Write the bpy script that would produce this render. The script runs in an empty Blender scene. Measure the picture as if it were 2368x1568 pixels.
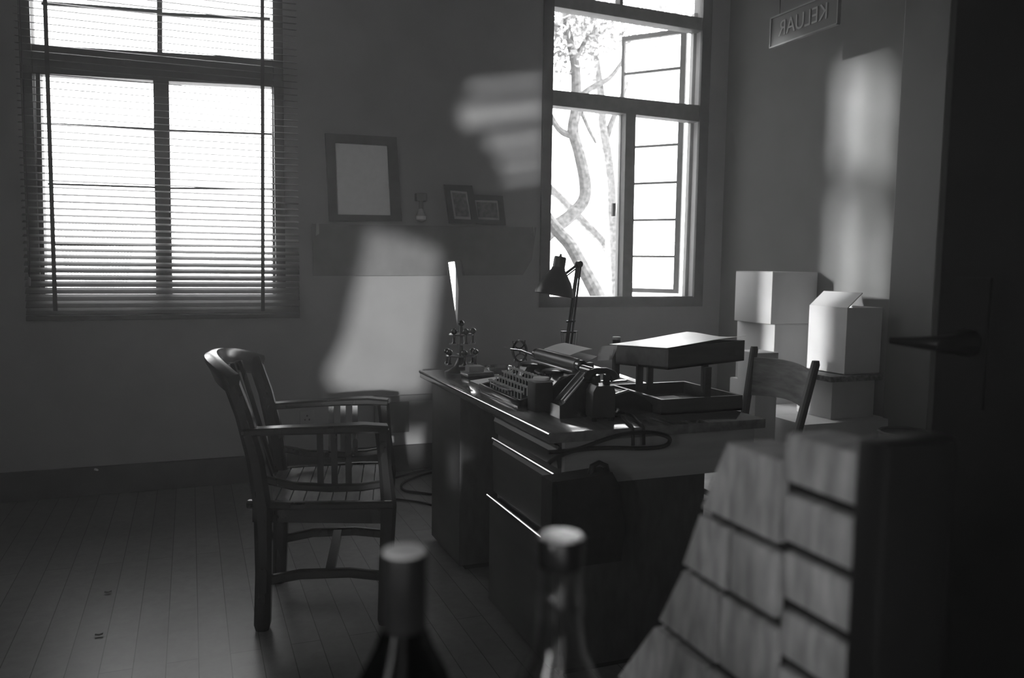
import bpy, bmesh, math, random
from mathutils import Vector, Matrix
random.seed(7)
PI = math.pi
scene = bpy.context.scene
col = scene.collection

# ------------------------------------------------------------------ camera
CAM_H, YAW, PITCH, ROLL, FPX = 1.22, math.radians(21.4), math.radians(5.25), math.radians(0.75), 1900.0
fw = Vector((math.sin(YAW)*math.cos(PITCH), math.cos(YAW)*math.cos(PITCH), -math.sin(PITCH)))
rt0 = Vector((math.cos(YAW), -math.sin(YAW), 0))
up0 = rt0.cross(fw)
rt = rt0*math.cos(ROLL) + up0*math.sin(ROLL)
up = -rt0*math.sin(ROLL) + up0*math.cos(ROLL)
EYE = Vector((0, 0, CAM_H))
cd = bpy.data.cameras.new('camera'); cam = bpy.data.objects.new('camera', cd); col.objects.link(cam)
cam.matrix_world = Matrix(((rt.x, up.x, -fw.x, EYE.x), (rt.y, up.y, -fw.y, EYE.y), (rt.z, up.z, -fw.z, EYE.z), (0, 0, 0, 1)))
cd.sensor_width = 36.0; cd.lens = FPX*36.0/2368.0; cd.clip_start = 0.05; cd.clip_end = 300
cd.dof.use_dof = True; cd.dof.focus_distance = 3.1; cd.dof.aperture_fstop = 3.6
scene.camera = cam

# ------------------------------------------------------------------ world, sun, exposure
scene.view_settings.view_transform = 'Standard'; scene.view_settings.look = 'None'
scene.view_settings.exposure = 0.3; scene.view_settings.gamma = 1.0; scene.view_settings.use_curve_mapping = False
w = bpy.data.worlds.new('overcast_sky'); scene.world = w; w.use_nodes = True
bg = w.node_tree.nodes['Background']
SKY = 7.8; HAZE = .022
bg.inputs[0].default_value = (1, 1, 1, 1); bg.inputs[1].default_value = SKY

def light(name, kind, loc, aim, energy, **k):
    d = bpy.data.lights.new(name, kind); d.energy = energy
    for a, b in k.items(): setattr(d, a, b)
    o = bpy.data.objects.new(name, d); col.objects.link(o); o.location = loc
    o.rotation_euler = (Vector(aim)-Vector(loc)).to_track_quat('-Z', 'Y').to_euler()
    return o
SUN_DIR = Vector((1, -0.35, -0.165))
light('sun', 'SUN', (-8, 8, 4), Vector((-8, 8, 4))+SUN_DIR, 30.0, angle=math.radians(5))

# ------------------------------------------------------------------ helpers
def at_y(x, y, Y):
    d = fw + rt*((x-1184)/FPX) - up*((y-784)/FPX); return EYE + d*(Y/d.y)
def at_x(x, y, X):
    d = fw + rt*((x-1184)/FPX) - up*((y-784)/FPX); return EYE + d*(X/d.x)
def at_z(x, y, Z):
    d = fw + rt*((x-1184)/FPX) - up*((y-784)/FPX); return EYE + d*((Z-CAM_H)/d.z)

MATS = {}
def mat(name, v, rough=0.6, noise=0.12, scale=12.0, spec=0.35, metal=0.0, bump=0.0, stretch=None, coat=0.0):
    if name in MATS: return MATS[name]
    m = bpy.data.materials.new(name); m.use_nodes = True; nt = m.node_tree; N = nt.nodes; L = nt.links
    b = N['Principled BSDF']
    b.inputs['Roughness'].default_value = rough; b.inputs['Metallic'].default_value = metal
    b.inputs['Specular IOR Level'].default_value = spec; b.inputs['Coat Weight'].default_value = coat
    tc = N.new('ShaderNodeTexCoord'); mp = N.new('ShaderNodeMapping')
    if stretch: mp.inputs['Scale'].default_value = stretch
    nz = N.new('ShaderNodeTexNoise'); nz.inputs['Scale'].default_value = scale; nz.inputs['Detail'].default_value = 5
    cr = N.new('ShaderNodeValToRGB')
    a, c = v*(1-noise), v*(1+noise)
    cr.color_ramp.elements[0].position = .3; cr.color_ramp.elements[1].position = .7
    cr.color_ramp.elements[0].color = (a, a, a, 1); cr.color_ramp.elements[1].color = (c, c, c, 1)
    L.new(tc.outputs['Object'], mp.inputs['Vector']); L.new(mp.outputs[0], nz.inputs['Vector'])
    L.new(nz.outputs['Fac'], cr.inputs[0]); L.new(cr.outputs[0], b.inputs['Base Color'])
    if bump:
        bp = N.new('ShaderNodeBump'); bp.inputs['Strength'].default_value = bump; bp.inputs['Distance'].default_value = .004
        L.new(nz.outputs['Fac'], bp.inputs['Height']); L.new(bp.outputs[0], b.inputs['Normal'])
    MATS[name] = m; return m

def glassmat(name, tint=0.95, gloss=0.06, edge=0.35, rough=0.02):
    if name in MATS: return MATS[name]
    m = bpy.data.materials.new(name); m.use_nodes = True; nt = m.node_tree; N = nt.nodes; L = nt.links
    for n in list(N):
        if n.type != 'OUTPUT_MATERIAL': N.remove(n)
    out = [n for n in N][0]
    t = N.new('ShaderNodeBsdfTransparent'); t.inputs[0].default_value = (tint, tint, tint, 1)
    g = N.new('ShaderNodeBsdfGlossy'); g.inputs['Roughness'].default_value = rough; g.inputs[0].default_value = (.9, .9, .9, 1)
    lw = N.new('ShaderNodeLayerWeight'); lw.inputs[0].default_value = .25
    mr = N.new('ShaderNodeMapRange'); mr.inputs['To Min'].default_value = gloss; mr.inputs['To Max'].default_value = edge
    mx = N.new('ShaderNodeMixShader')
    L.new(lw.outputs['Facing'], mr.inputs['Value']); L.new(mr.outputs[0], mx.inputs[0])
    L.new(t.outputs[0], mx.inputs[1]); L.new(g.outputs[0], mx.inputs[2]); L.new(mx.outputs[0], out.inputs[0])
    MATS[name] = m; return m

class MB:
    def __init__(s): s.b = bmesh.new()
    def box(s, lo, hi, bev=0.0, M=None):
        lo = Vector(lo); hi = Vector(hi); r = bmesh.ops.create_cube(s.b, size=1)
        vs = r['verts']
        for v in vs:
            v.co = Vector(((lo.x+hi.x)/2+v.co.x*(hi.x-lo.x), (lo.y+hi.y)/2+v.co.y*(hi.y-lo.y), (lo.z+hi.z)/2+v.co.z*(hi.z-lo.z)))
        if bev > 0:
            es = list({e for v in vs for e in v.link_edges})
            rr = bmesh.ops.bevel(s.b, geom=es, offset=bev, segments=2, affect='EDGES', profile=.5)
            vs = list({v for f in rr['faces'] for v in f.verts} | {v for v in vs if v.is_valid})
        if M is not None:
            for v in vs: v.co = M @ v.co
        return s
    def prism(s, pts, off):
        """polygon of 3D points swept by the vector off"""
        off = Vector(off); a = [s.b.verts.new(Vector(p)) for p in pts]; c = [s.b.verts.new(Vector(p)+off) for p in pts]
        n = len(a); s.b.faces.new(a[::-1]); s.b.faces.new(c)
        for i in range(n): s.b.faces.new((a[i], a[(i+1) % n], c[(i+1) % n], c[i]))
        return s
    def bar(s, p, q, wx, wy, up=(0, 0, 1)):
        """rectangular bar between two points"""
        p = Vector(p); q = Vector(q); d = (q-p).normalized(); u = Vector(up)
        if abs(d.dot(u)) > .98: u = Vector((1, 0, 0))
        a = d.cross(u).normalized(); c = a.cross(d).normalized()
        a *= wx/2; c *= wy/2
        return s.prism([p+a+c, p-a+c, p-a-c, p+a-c], q-p)
    def sweep(s, path, prof, up=(0, 0, 1), scales=None):
        """sweep a closed 2D profile [(side,upward)] along a path"""
        path = [Vector(p) for p in path]; rings = []
        for i, p in enumerate(path):
            d = (path[min(i+1, len(path)-1)]-path[max(i-1, 0)]).normalized(); u = Vector(up)
            if abs(d.dot(u)) > .98: u = Vector((1, 0, 0)) if abs(d.x) < .9 else Vector((0, 1, 0))
            a = d.cross(u).normalized(); c = a.cross(d).normalized()
            k = scales[i] if scales else 1
            rings.append([s.b.verts.new(p+a*x*k+c*y*k) for x, y in prof])
        n = len(prof)
        for A, B in zip(rings, rings[1:]):
            for i in range(n): s.b.faces.new((A[i], A[(i+1) % n], B[(i+1) % n], B[i]))
        s.b.faces.new(rings[0][::-1]); s.b.faces.new(rings[-1]); return s
    def tube(s, path, r, n=10, radii=None):
        path = [Vector(p) for p in path]; radii = radii or [r]*len(path); rings = []; a = None
        for i, p in enumerate(path):
            d = (path[min(i+1, len(path)-1)]-path[max(i-1, 0)]).normalized()
            a = d.orthogonal().normalized() if a is None else (a-d*a.dot(d)).normalized()
            c = d.cross(a)
            rings.append([s.b.verts.new(p+(a*math.cos(2*PI*j/n)+c*math.sin(2*PI*j/n))*radii[i]) for j in range(n)])
        for A, B in zip(rings, rings[1:]):
            for j in range(n): s.b.faces.new((A[j], A[(j+1) % n], B[(j+1) % n], B[j]))
        s.b.faces.new(rings[0][::-1]); s.b.faces.new(rings[-1]); return s
    def lathe(s, prof, c=(0, 0, 0), n=28, axis=(0, 0, 1), cap=True):
        c = Vector(c); z = Vector(axis).normalized(); x = z.orthogonal().normalized(); y = z.cross(x)
        rings = [[s.b.verts.new(c+z*h+(x*math.cos(2*PI*i/n)+y*math.sin(2*PI*i/n))*max(r, 1e-4)) for i in range(n)] for r, h in prof]
        for A, B in zip(rings, rings[1:]):
            for i in range(n): s.b.faces.new((A[i], A[(i+1) % n], B[(i+1) % n], B[i]))
        if cap: s.b.faces.new(rings[0][::-1]); s.b.faces.new(rings[-1])
        return s
    def ball(s, c, r, seg=16, sc=(1, 1, 1)):
        m = bmesh.ops.create_uvsphere(s.b, u_segments=seg, v_segments=seg//2+2, radius=r)
        for v in m['verts']: v.co = Vector((v.co.x*sc[0], v.co.y*sc[1], v.co.z*sc[2]))+Vector(c)
        return s
    def torus(s, c, R, r, axis=(0, 0, 1), n=36, k=8):
        c = Vector(c); z = Vector(axis).normalized(); x = z.orthogonal().normalized(); y = z.cross(x)
        rings = []
        for i in range(n):
            d = x*math.cos(2*PI*i/n)+y*math.sin(2*PI*i/n)
            rings.append([s.b.verts.new(c+d*(R+r*math.cos(2*PI*j/k))+z*r*math.sin(2*PI*j/k)) for j in range(k)])
        for i in range(n):
            A, B = rings[i], rings[(i+1) % n]
            for j in range(k): s.b.faces.new((A[j], A[(j+1) % k], B[(j+1) % k], B[j]))
        return s
    def sheet(s, grid, th=.0012):
        """thin curved sheet from a grid of points, with thickness downwards"""
        R = len(grid); Cn = len(grid[0])
        t = [[s.b.verts.new(Vector(p)) for p in r] for r in grid]; u = [[s.b.verts.new(Vector(p)-Vector((0, 0, th))) for p in r] for r in grid]
        for i in range(R-1):
            for j in range(Cn-1):
                s.b.faces.new((t[i][j], t[i][j+1], t[i+1][j+1], t[i+1][j])); s.b.faces.new((u[i][j], u[i+1][j], u[i+1][j+1], u[i][j+1]))
        for i in range(R-1):
            s.b.faces.new((t[i][0], t[i+1][0], u[i+1][0], u[i][0])); s.b.faces.new((t[i][-1], u[i][-1], u[i+1][-1], t[i+1][-1]))
        for j in range(Cn-1):
            s.b.faces.new((t[0][j], u[0][j], u[0][j+1], t[0][j+1])); s.b.faces.new((t[-1][j], t[-1][j+1], u[-1][j+1], u[-1][j]))
        return s

ROOTM = {}
def mesh_obj(name, mb, material, smooth=None):
    bmesh.ops.recalc_face_normals(mb.b, faces=mb.b.faces)
    me = bpy.data.meshes.new(name)
    if smooth is not None:
        for f in mb.b.faces: f.smooth = True
        for e in mb.b.edges:
            if len(e.link_faces) == 2: e.smooth = e.calc_face_angle(0) < smooth
    mb.b.to_mesh(me); mb.b.free(); me.materials.append(material)
    o = bpy.data.objects.new(name, me); col.objects.link(o); return o
def thing(name, label, cat, loc=(0, 0, 0), rz=0.0, group=None):
    o = bpy.data.objects.new(name, None); col.objects.link(o); o.empty_display_size = .05
    o.location = loc; o.rotation_euler = (0, 0, rz); o['label'] = label; o['category'] = cat
    if group: o['group'] = group
    ROOTM[o.name] = Matrix.Translation(Vector(loc)) @ Matrix.Rotation(rz, 4, 'Z')
    return o
def part(name, mb, material, parent, world=False, smooth=.6, label=None):
    if world:
        M = ROOTM[parent.name].inverted()
        for v in mb.b.verts: v.co = M @ v.co
    o = mesh_obj(name, mb, material, smooth); o.parent = parent; ROOTM[o.name] = ROOTM[parent.name]
    if label: o['label'] = label
    return o
def solo(name, mb, material, label, cat, group=None, smooth=.6):
    """a thing that is one mesh, built in world coordinates; origin goes to its base"""
    vs = [v.co for v in mb.b.verts]
    c = Vector(((min(v.x for v in vs)+max(v.x for v in vs))/2, (min(v.y for v in vs)+max(v.y for v in vs))/2, min(v.z for v in vs)))
    for v in mb.b.verts: v.co = v.co - c
    o = mesh_obj(name, mb, material, smooth); o.location = c; o['label'] = label; o['category'] = cat
    if group: o['group'] = group
    return o
def struct(name, mb, material, smooth=None):
    o = mesh_obj(name, mb, material, smooth); o['kind'] = 'structure'; ROOTM[o.name] = Matrix(); return o
def dup(root, loc=None, rz=None, label=None):
    r = root.copy(); col.objects.link(r); ROOTM[r.name] = ROOTM[root.name]
    if loc is not None: r.location = loc
    if rz is not None: r.rotation_euler = (0, 0, rz)
    if label: r['label'] = label
    for ch in list(root.children):
        c = ch.copy(); col.objects.link(c); c.parent = r
        for g in list(ch.children):
            d = g.copy(); col.objects.link(d); d.parent = c
    return r

# ------------------------------------------------------------------ materials
M_wall = mat('plaster', .29, .85, .05, 5, .15, bump=.12)
M_wood = mat('dark_wood', .035, .32, .35, 6, .5, stretch=(1, 8, 8))
M_frame = mat('painted_window_wood', .13, .55, .15, 20)
M_frame_dark = mat('dark_window_wood', .045, .5, .15, 20)
M_slat = mat('blind_slat', .055, .5, .1, 20)
M_black = mat('black_enamel', .012, .18, .2, 20, .5)
M_blackmat = mat('black_rough', .014, .6, .2, 20, .3)
M_chrome = mat('worn_chrome', .75, .18, .1, 30, metal=1)
M_steel = mat('dull_steel', .3, .35, .15, 30, metal=1)
M_paper = mat('white_paper', .72, .8, .03, 10, .1)
M_card = mat('white_cardboard', .6, .8, .04, 8, .15)
M_kraft = mat('grey_board', .3, .8, .1, 10, .15)
M_glass = glassmat('window_glass', .97, .03, .3)
M_cutglass = glassmat('cut_glass', .8, .25, .7, .05)
M_trim = mat('dark_skirting', .045, .5, .2, 9)
M_pale = mat('pale_paint', .5, .6, .06, 9)
M_grey = mat('grey_paint', .2, .6, .08, 9)
M_bark = mat('bark', .105, .9, .5, 26, .1, bump=.8)
M_leaf = mat('leaf', .2, .6, .3, 9)
M_ground = mat('pale_gravel', .45, .9, .2, 3, .1)
M_door = mat('black_door_paint', .016, .35, .15, 9)
M_photo = mat('photo_print', .12, .4, .9, 38, .4)

def plank_floor():
    m = bpy.data.materials.new('worn_floor_planks'); m.use_nodes = True; N = m.node_tree.nodes; L = m.node_tree.links
    b = N['Principled BSDF']; tc = N.new('ShaderNodeTexCoord'); mp = N.new('ShaderNodeMapping')
    mp.inputs['Rotation'].default_value = (0, 0, PI/2)
    br = N.new('ShaderNodeTexBrick'); br.offset = .37; br.inputs['Scale'].default_value = 1
    br.inputs['Brick Width'].default_value = 2.6; br.inputs['Row Height'].default_value = .092; br.inputs['Mortar Size'].default_value = .0016
    br.inputs['Color1'].default_value = (.21, .21, .21, 1); br.inputs['Color2'].default_value = (.17, .17, .17, 1); br.inputs['Mortar'].default_value = (.05, .05, .05, 1)
    n1 = N.new('ShaderNodeTexNoise'); n1.inputs['Scale'].default_value = 22; n1.inputs['Detail'].default_value = 8; n1.inputs['Roughness'].default_value = .7
    n2 = N.new('ShaderNodeTexNoise'); n2.inputs['Scale'].default_value = 1.6; n2.inputs['Detail'].default_value = 3
    r1 = N.new('ShaderNodeMapRange'); r1.inputs['To Min'].default_value = .6; r1.inputs['To Max'].default_value = 1.45
    r2 = N.new('ShaderNodeMapRange'); r2.inputs['To Min'].default_value = .75; r2.inputs['To Max'].default_value = 1.25
    x1 = N.new('ShaderNodeMixRGB'); x1.blend_type = 'MULTIPLY'; x1.inputs[0].default_value = 1
    x2 = N.new('ShaderNodeMixRGB'); x2.blend_type = 'MULTIPLY'; x2.inputs[0].default_value = 1
    L.new(tc.outputs['Object'], mp.inputs[0]); L.new(mp.outputs[0], br.inputs['Vector']); L.new(tc.outputs['Object'], n1.inputs['Vector']); L.new(tc.outputs['Object'], n2.inputs['Vector'])
    L.new(n1.outputs['Fac'], r1.inputs[0]); L.new(n2.outputs['Fac'], r2.inputs[0])
    L.new(br.outputs['Color'], x1.inputs[1]); L.new(r1.outputs[0], x1.inputs[2]); L.new(x1.outputs[0], x2.inputs[1]); L.new(r2.outputs[0], x2.inputs[2])
    L.new(x2.outputs[0], b.inputs['Base Color']); b.inputs['Roughness'].default_value = .36; b.inputs['Specular IOR Level'].default_value = .5
    return m

# ------------------------------------------------------------------ room shell
YB, TH, XR, XL, YF, ZC = 4.66, .10, 3.33, -2.2, -1.2, 3.35
W1 = (-.69, .435, 1.025, 2.84)      # x0, x1, z0, z1
W2 = (2.06, 3.12, 1.012, 3.05)
SL = [at_y(x, y, YB) for x, y in ((1037, 607), (1052, 605), (1061, 668), (1058, 757))]
wb = MB()
def wallrect(x0, x1, z0, z1): wb.box((x0, YB, z0), (x1, YB+TH, z1))
def wallpoly(p): wb.prism([(x, YB, z) for x, z in p], (0, .012, 0))
wallrect(XL, W1[0], 0, ZC); wallrect(W1[0], W1[1], 0, W1[2]); wallrect(W1[0], W1[1], W1[3], ZC)
sx0, sx1 = SL[0].x-.01, SL[2].x+.01; sz0, sz1 = SL[3].z-.01, SL[0].z+.02
wallrect(W1[1], sx0, 0, ZC); wallrect(sx0, sx1, 0, sz0); wallrect(sx0, sx1, sz1, ZC)
wallpoly([(sx0, sz0), (SL[3].x, SL[3].z), (SL[0].x, SL[0].z), (SL[0].x, sz1), (sx0, sz1)])
wallpoly([(SL[0].x, sz1), (SL[0].x, SL[0].z), (SL[1].x, SL[1].z), (SL[1].x, sz1)])
wallpoly([(SL[1].x, sz1), (SL[1].x, SL[1].z), (SL[2].x, SL[2].z), (sx1, SL[2].z), (sx1, sz1)])
wallpoly([(sx1, SL[2].z), (SL[2].x, SL[2].z), (SL[3].x, SL[3].z), (sx0, sz0), (sx1, sz0)])
wallrect(sx1, W2[0], 0, ZC); wallrect(W2[0], W2[1], 0, W2[2]); wallrect(W2[0], W2[1], W2[3], ZC); wallrect(W2[1], XR+TH, 0, ZC)
struct('wall_back', wb, M_wall)
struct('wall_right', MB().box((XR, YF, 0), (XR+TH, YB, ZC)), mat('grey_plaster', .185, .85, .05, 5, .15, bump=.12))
SKY_GAP = (-.95, -.35, 1.0, 2.1)  # unseen opening added to brighten the foreground and bottles with sky
struct('wall_left', MB().box((XL-TH, YF, 0), (XL, SKY_GAP[0], ZC)).box((XL-TH, SKY_GAP[1], 0), (XL, YB, ZC)).box((XL-TH, SKY_GAP[0], 0), (XL, SKY_GAP[1], SKY_GAP[2])).box((XL-TH, SKY_GAP[0], SKY_GAP[3]), (XL, SKY_GAP[1], ZC)), M_wall)
struct('sun_block_fin', MB().box((1.0, YB+TH, -.5), (1.3, 9.0, 4.6)), mat('sun_block_grey', .2, .9, .1, 4, .1))  # unseen fin added to block sun and sky from the second window
struct('ceiling', MB().box((XL-TH, YF-TH, ZC), (XR+TH, YB+TH, ZC+.1)), M_wall)
struct('floor', MB().box((XL-TH, YF-TH, -.1), (XR+TH, YB+TH, 0)), plank_floor())

# front wall behind the camera: holes shaped so an added spot throws the patch and stripes on the back wall
LP = Vector((-1.25, -4.2, 1.75))
def to_front(p):
    d = Vector(p)-LP; t = (YF-LP.y)/d.y; q = LP+d*t; return (q.x, q.z)
patch = [at_y(x, y, YB) for x, y in ((850, 535), (935, 552), (1022, 580), (1008, 700), (990, 850), (978, 912), (850, 915), (775, 900), (752, 865), (775, 825), (800, 770), (820, 680), (838, 600))]
low = [at_y(x, y, YB) for x, y in ((892, 998), (1072, 1000), (1072, 1070), (896, 1058))]
holes = [[to_front(p) for p in q] for q in (patch, low)]
for a in (((1080, 196), (1262, 178), (1262, 196), (1082, 216)), ((1062, 246), (1262, 232), (1262, 268), (1066, 296)), ((1120, 318), (1262, 302), (1262, 330), (1130, 348)), ((1150, 368), (1262, 352), (1262, 372), (1155, 390)), ((1160, 408), (1262, 394), (1262, 408), (1165, 424))):
    holes.append([to_front(at_y(x, y, YB)) for x, y in a])
def holed_wall(name, outer, holes, material):
    cu = bpy.data.curves.new(name, 'CURVE'); cu.dimensions = '2D'; cu.fill_mode = 'BOTH'; cu.extrude = .01
    for poly in [outer]+holes:
        sp = cu.splines.new('POLY'); sp.points.add(len(poly)-1); sp.use_cyclic_u = True
        for pt, (x, z) in zip(sp.points, poly): pt.co = (x, z, 0, 1)
    tmp = bpy.data.objects.new(name+'_curve', cu); col.objects.link(tmp)
    bpy.context.view_layer.update()
    me = bpy.data.meshes.new_from_object(tmp.evaluated_get(bpy.context.evaluated_depsgraph_get()))
    bpy.data.objects.remove(tmp); bpy.data.curves.remove(cu)
    for v in me.vertices: v.co = Vector((v.co.x, v.co.z, v.co.y))
    me.materials.clear(); me.materials.append(material)
    return me
me = holed_wall('wall_front', [(XL-TH, -.05), (XR+TH, -.05), (XR+TH, ZC+.05), (XL-TH, ZC+.05)], holes, M_wall)
wf = bpy.data.objects.new('wall_front', me); col.objects.link(wf); wf.location = (0, YF, 0); wf['kind'] = 'structure'
light('patch_spot', 'SPOT', LP, (1.1, YB, 1.1), 2900, spot_size=math.radians(40), spot_blend=.1, shadow_soft_size=.036)  # added spot, shines through the shaped holes onto the back wall

struct('baseboard_back', MB().box((XL, YB-.02, 0), (XR, YB, .15), .004), M_trim)
struct('baseboard_right', MB().box((XR-.02, 3.2, 0), (XR, YB-.02, .15), .004), M_trim)

# windows: members placed by bilinear map inside each window's rectangle
def win1():
    x0, x1, z0, z1 = W1; f = MB(); y0, y1 = YB-.015, YB+.085
    f.box((x0-.05, YB-.03, z0-.05), (x1+.05, YB-.001, z0)); f.box((x0-.05, YB-.03, z0), (x0, YB-.001, z1)); f.box((x1, YB-.03, z0), (x1+.05, YB-.001, z1))
    f.box((x0, y0, z0), (x1, y1, z0+.012))
    return f
w1 = struct('window_1', win1(), M_frame_dark)
def P1(x, y): return at_y(x, y, YB+.04)
def quadbar(mb, pts, Y, th):
    q = [at_y(x, y, Y) for x, y in pts]; mb.prism(q, (0, th, 0)); return mb
part('transom', quadbar(MB(), ((70, 103), (360, 120), (640, 137), (640, 200), (360, 186), (70, 168)), YB-.005, .09), M_frame_dark, w1, smooth=None)
part('mullion', quadbar(MB(), ((354, 180), (390, 184), (399, 690), (361, 690)), YB+.0, .08), M_frame_dark, w1, smooth=None)
part('mullion', quadbar(MB(), ((362, -120), (375, -120), (375, 122), (363, 121)), YB+.01, .06), M_frame_dark, w1, smooth=None)
part('stile', quadbar(MB(), ((82, 160), (92, 160), (105, 690), (92, 690)), YB+.0, .08), M_frame_dark, w1, smooth=None)
part('stile', quadbar(MB(), ((629, 190), (640, 190), (643, 690), (631, 690)), YB+.0, .08), M_frame_dark, w1, smooth=None)
for a in (((100, 283), (356, 296), (356, 301), (100, 287)), ((388, 299), (632, 308), (632, 312), (388, 303)), ((110, 423), (359, 431), (359, 435), (110, 427)), ((392, 433), (632, 435), (632, 439), (392, 437)), ((118, 562), (361, 565), (361, 570), (118, 568)), ((396, 566), (632, 567), (632, 572), (396, 571)), ((95, 2), (364, 22), (364, 30), (95, 10)), ((374, 28), (625, 40), (625, 47), (374, 36))):
    part('glazing_bar', quadbar(MB(), a, YB+.03, .02), M_frame_dark, w1, smooth=None)
part('pane', MB().box((W1[0], YB+.05, W1[2]), (W1[1], YB+.054, W1[3])), M_glass, w1, smooth=None)

w2 = struct('window_2', MB().box((W2[0]-.06, YB-.02, W2[2]-.06), (W2[0]+.004, YB+.0, W2[3])).box((W2[1]-.01, YB-.02, W2[2]-.06), (W2[1]+.06, YB+.0, W2[3])).box((W2[0]-.06, YB-.02, W2[2]-.06), (W2[1]+.06, YB, W2[2])).box((W2[0], YB-.01, W2[2]), (W2[1], YB+.09, W2[2]+.006)), M_frame_dark)
part('transom', quadbar(MB(), ((1265, -18), (1640, 44), (1640, 74), (1265, 12)), YB-.01, .09), M_frame, w2, smooth=None)
part('transom', quadbar(MB(), ((1265, 206), (1640, 246), (1640, 284), (1265, 242)), YB-.01, .09), M_frame, w2, smooth=None)
part('mullion', quadbar(MB(), ((1448, 255), (1471, 258), (1462, 692), (1439, 692)), YB-.01, .08), M_frame, w2, smooth=None)
part('mullion', quadbar(MB(), ((1433, -70), (1441, -70), (1441, 18), (1434, 17)), YB+.0, .06), M_frame, w2, smooth=None)
part('stile', quadbar(MB(), ((1606, 30), (1618, 30), (1596, 690), (1583, 690)), YB+.06, .035), M_pale, w2, smooth=None)
part('stile', quadbar(MB(), ((1436, 258), (1446, 258), (1437, 690), (1427, 690)), YB+.05, .03), M_pale, w2, smooth=None)
part('jamb_strip', quadbar(MB(), ((1622, 60), (1626, 60), (1604, 690), (1600, 690)), YB+.005, .05), M_pale, w2, smooth=None)
part('latch', quadbar(MB(), ((1418, 470), (1424, 470), (1423, 500), (1417, 500)), YB+.06, .02), M_frame, w2, smooth=None)
part('pane', MB().box((W2[0], YB+.03, 2.17), (W2[1], YB+.034, W2[3])), M_glass, w2, smooth=None)
# tall casement leaf opened outwards, seen beyond the right half
hx, hy = at_y(1584, 300, YB+.16).x, YB+.16
far = at_y(1437, 300, YB+.52)
def leafpt(s, z): return Vector((hx+(far.x-hx)*s, hy+(far.y-hy)*s, z))
lt, lb = at_y(1584, 66, YB+.16).z, 1.03
lf = MB()
d = (leafpt(1, 0)-leafpt(0, 0)); nrm = Vector((-d.y, d.x, 0)).normalized()*.03
for s0, s1 in ((0, .085), (.955, 1)): lf.prism([leafpt(s0, lb), leafpt(s1, lb), leafpt(s1, lt), leafpt(s0, lt)], nrm)
for z0, z1 in ((lb, lb+.03), (lt-.03, lt)): lf.prism([leafpt(.085, z0), leafpt(.955, z0), leafpt(.955, z1), leafpt(.085, z1)], nrm)
lo = part('casement', lf, M_frame, w2, smooth=None)
nb = 7
for k in range(1, nb):
    z = lb+(lt-lb)*k/nb
    part('glazing_bar', MB().prism([leafpt(.085, z-.008), leafpt(.955, z-.008), leafpt(.955, z+.008), leafpt(.085, z+.008)], nrm*.7), M_frame, lo, smooth=None)
part('pane', MB().prism([leafpt(.085, lb+.03), leafpt(.955, lb+.03), leafpt(.955, lt-.03), leafpt(.085, lt-.03)], nrm*.1), M_glass, lo, smooth=None)
# narrow slanted slit window between the two
w3 = struct('window_3', MB().prism([p+Vector((0, .006, 0)) for p in SL], (0, .004, 0)), M_glass)

# ------------------------------------------------------------------ outside
struct('ground', MB().box((-30, YB+TH+.2, -.62), (40, 70, -.5)), M_ground)
def tube_px(mb, pts, Y, wd):
    P = [at_y(x, y, Y+dy) for x, y, dy in pts]; r = [w*.5*(p-EYE).length/1990 for w, p in zip(wd, P)]
    Q, RR = [], []
    for i in range(len(P)-1):
        for k in range(5):
            t = k/5; a = P[max(i-1, 0)]; b = P[i]; c = P[i+1]; e = P[min(i+2, len(P)-1)]
            Q.append(.5*((2*b)+(c-a)*t+(2*a-5*b+4*c-e)*t*t+(3*b-a-3*c+e)*t**3)); RR.append(r[i]*(1-t)+r[i+1]*t)
    Q.append(P[-1]); RR.append(r[-1])
    return mb.tube(Q, RR[0], 10, RR)
def foliage(cpts, n, spread, size):
    m = MB()
    for i in range(n):
        c = random.choice(cpts); p = Vector(c)+Vector((random.gauss(0, spread), random.gauss(0, spread), random.gauss(0, spread*.7)))
        a = Vector((random.uniform(-1, 1), random.uniform(-1, 1), random.uniform(-1, 1))).normalized(); b = a.orthogonal().normalized(); k = size*random.uniform(.6, 1.3)
        q = [p, p+a*k*.5+b*k*.28, p+a*k, p+a*k*.5-b*k*.28]
        m.b.faces.new([m.b.verts.new(v) for v in q])
    return m
YT = 7.6
base = at_y(1268, 640, YT); t1 = thing('tree', 'gnarled tree with a curving trunk seen through the left half of the unblinded window', 'tree', (base.x, YT, -.5))
tr = MB(); tube_px(tr, ((1140, 940, .2), (1190, 700, .1), (1240, 575, 0), (1275, 532, 0), (1318, 500, 0), (1350, 462, 0), (1352, 415, 0), (1338, 350, 0), (1325, 300, 0), (1332, 250, 0), (1330, 150, 0), (1310, 60, .1), (1300, -60, .2)), YT, (44, 42, 40, 36, 32, 30, 30, 27, 27, 27, 22, 18, 14))
part('trunk', tr, M_bark, t1, True)
br = MB(); tube_px(br, ((1330, 315, 0), (1300, 305, .05), (1280, 280, .1), (1262, 240, .1)), YT, (20, 16, 14, 10)); tube_px(br, ((1330, 235, 0), (1365, 205, .1), (1410, 180, .2), (1440, 140, .3)), YT, (18, 14, 11, 8)); tube_px(br, ((1322, 170, 0), (1350, 100, .1), (1400, 50, .2)), YT, (14, 11, 8)); tube_px(br, ((1345, 260, 0), (1362, 300, .2), (1378, 330, .3)), YT, (10, 9, 7))
part('branch', br, M_bark, t1, True)
part('foliage', foliage([at_y(x, y, YT+dy) for x, y, dy in ((1300, 40, 0), (1330, 90, .2), (1370, 60, .3), (1420, 50, .3), (1300, 120, .1), (1560, 40, 1), (1500, 60, .8), (1270, 60, 0), (1400, 110, .5))], 1500, .17, .085), M_leaf, t1, True, None)
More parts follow.
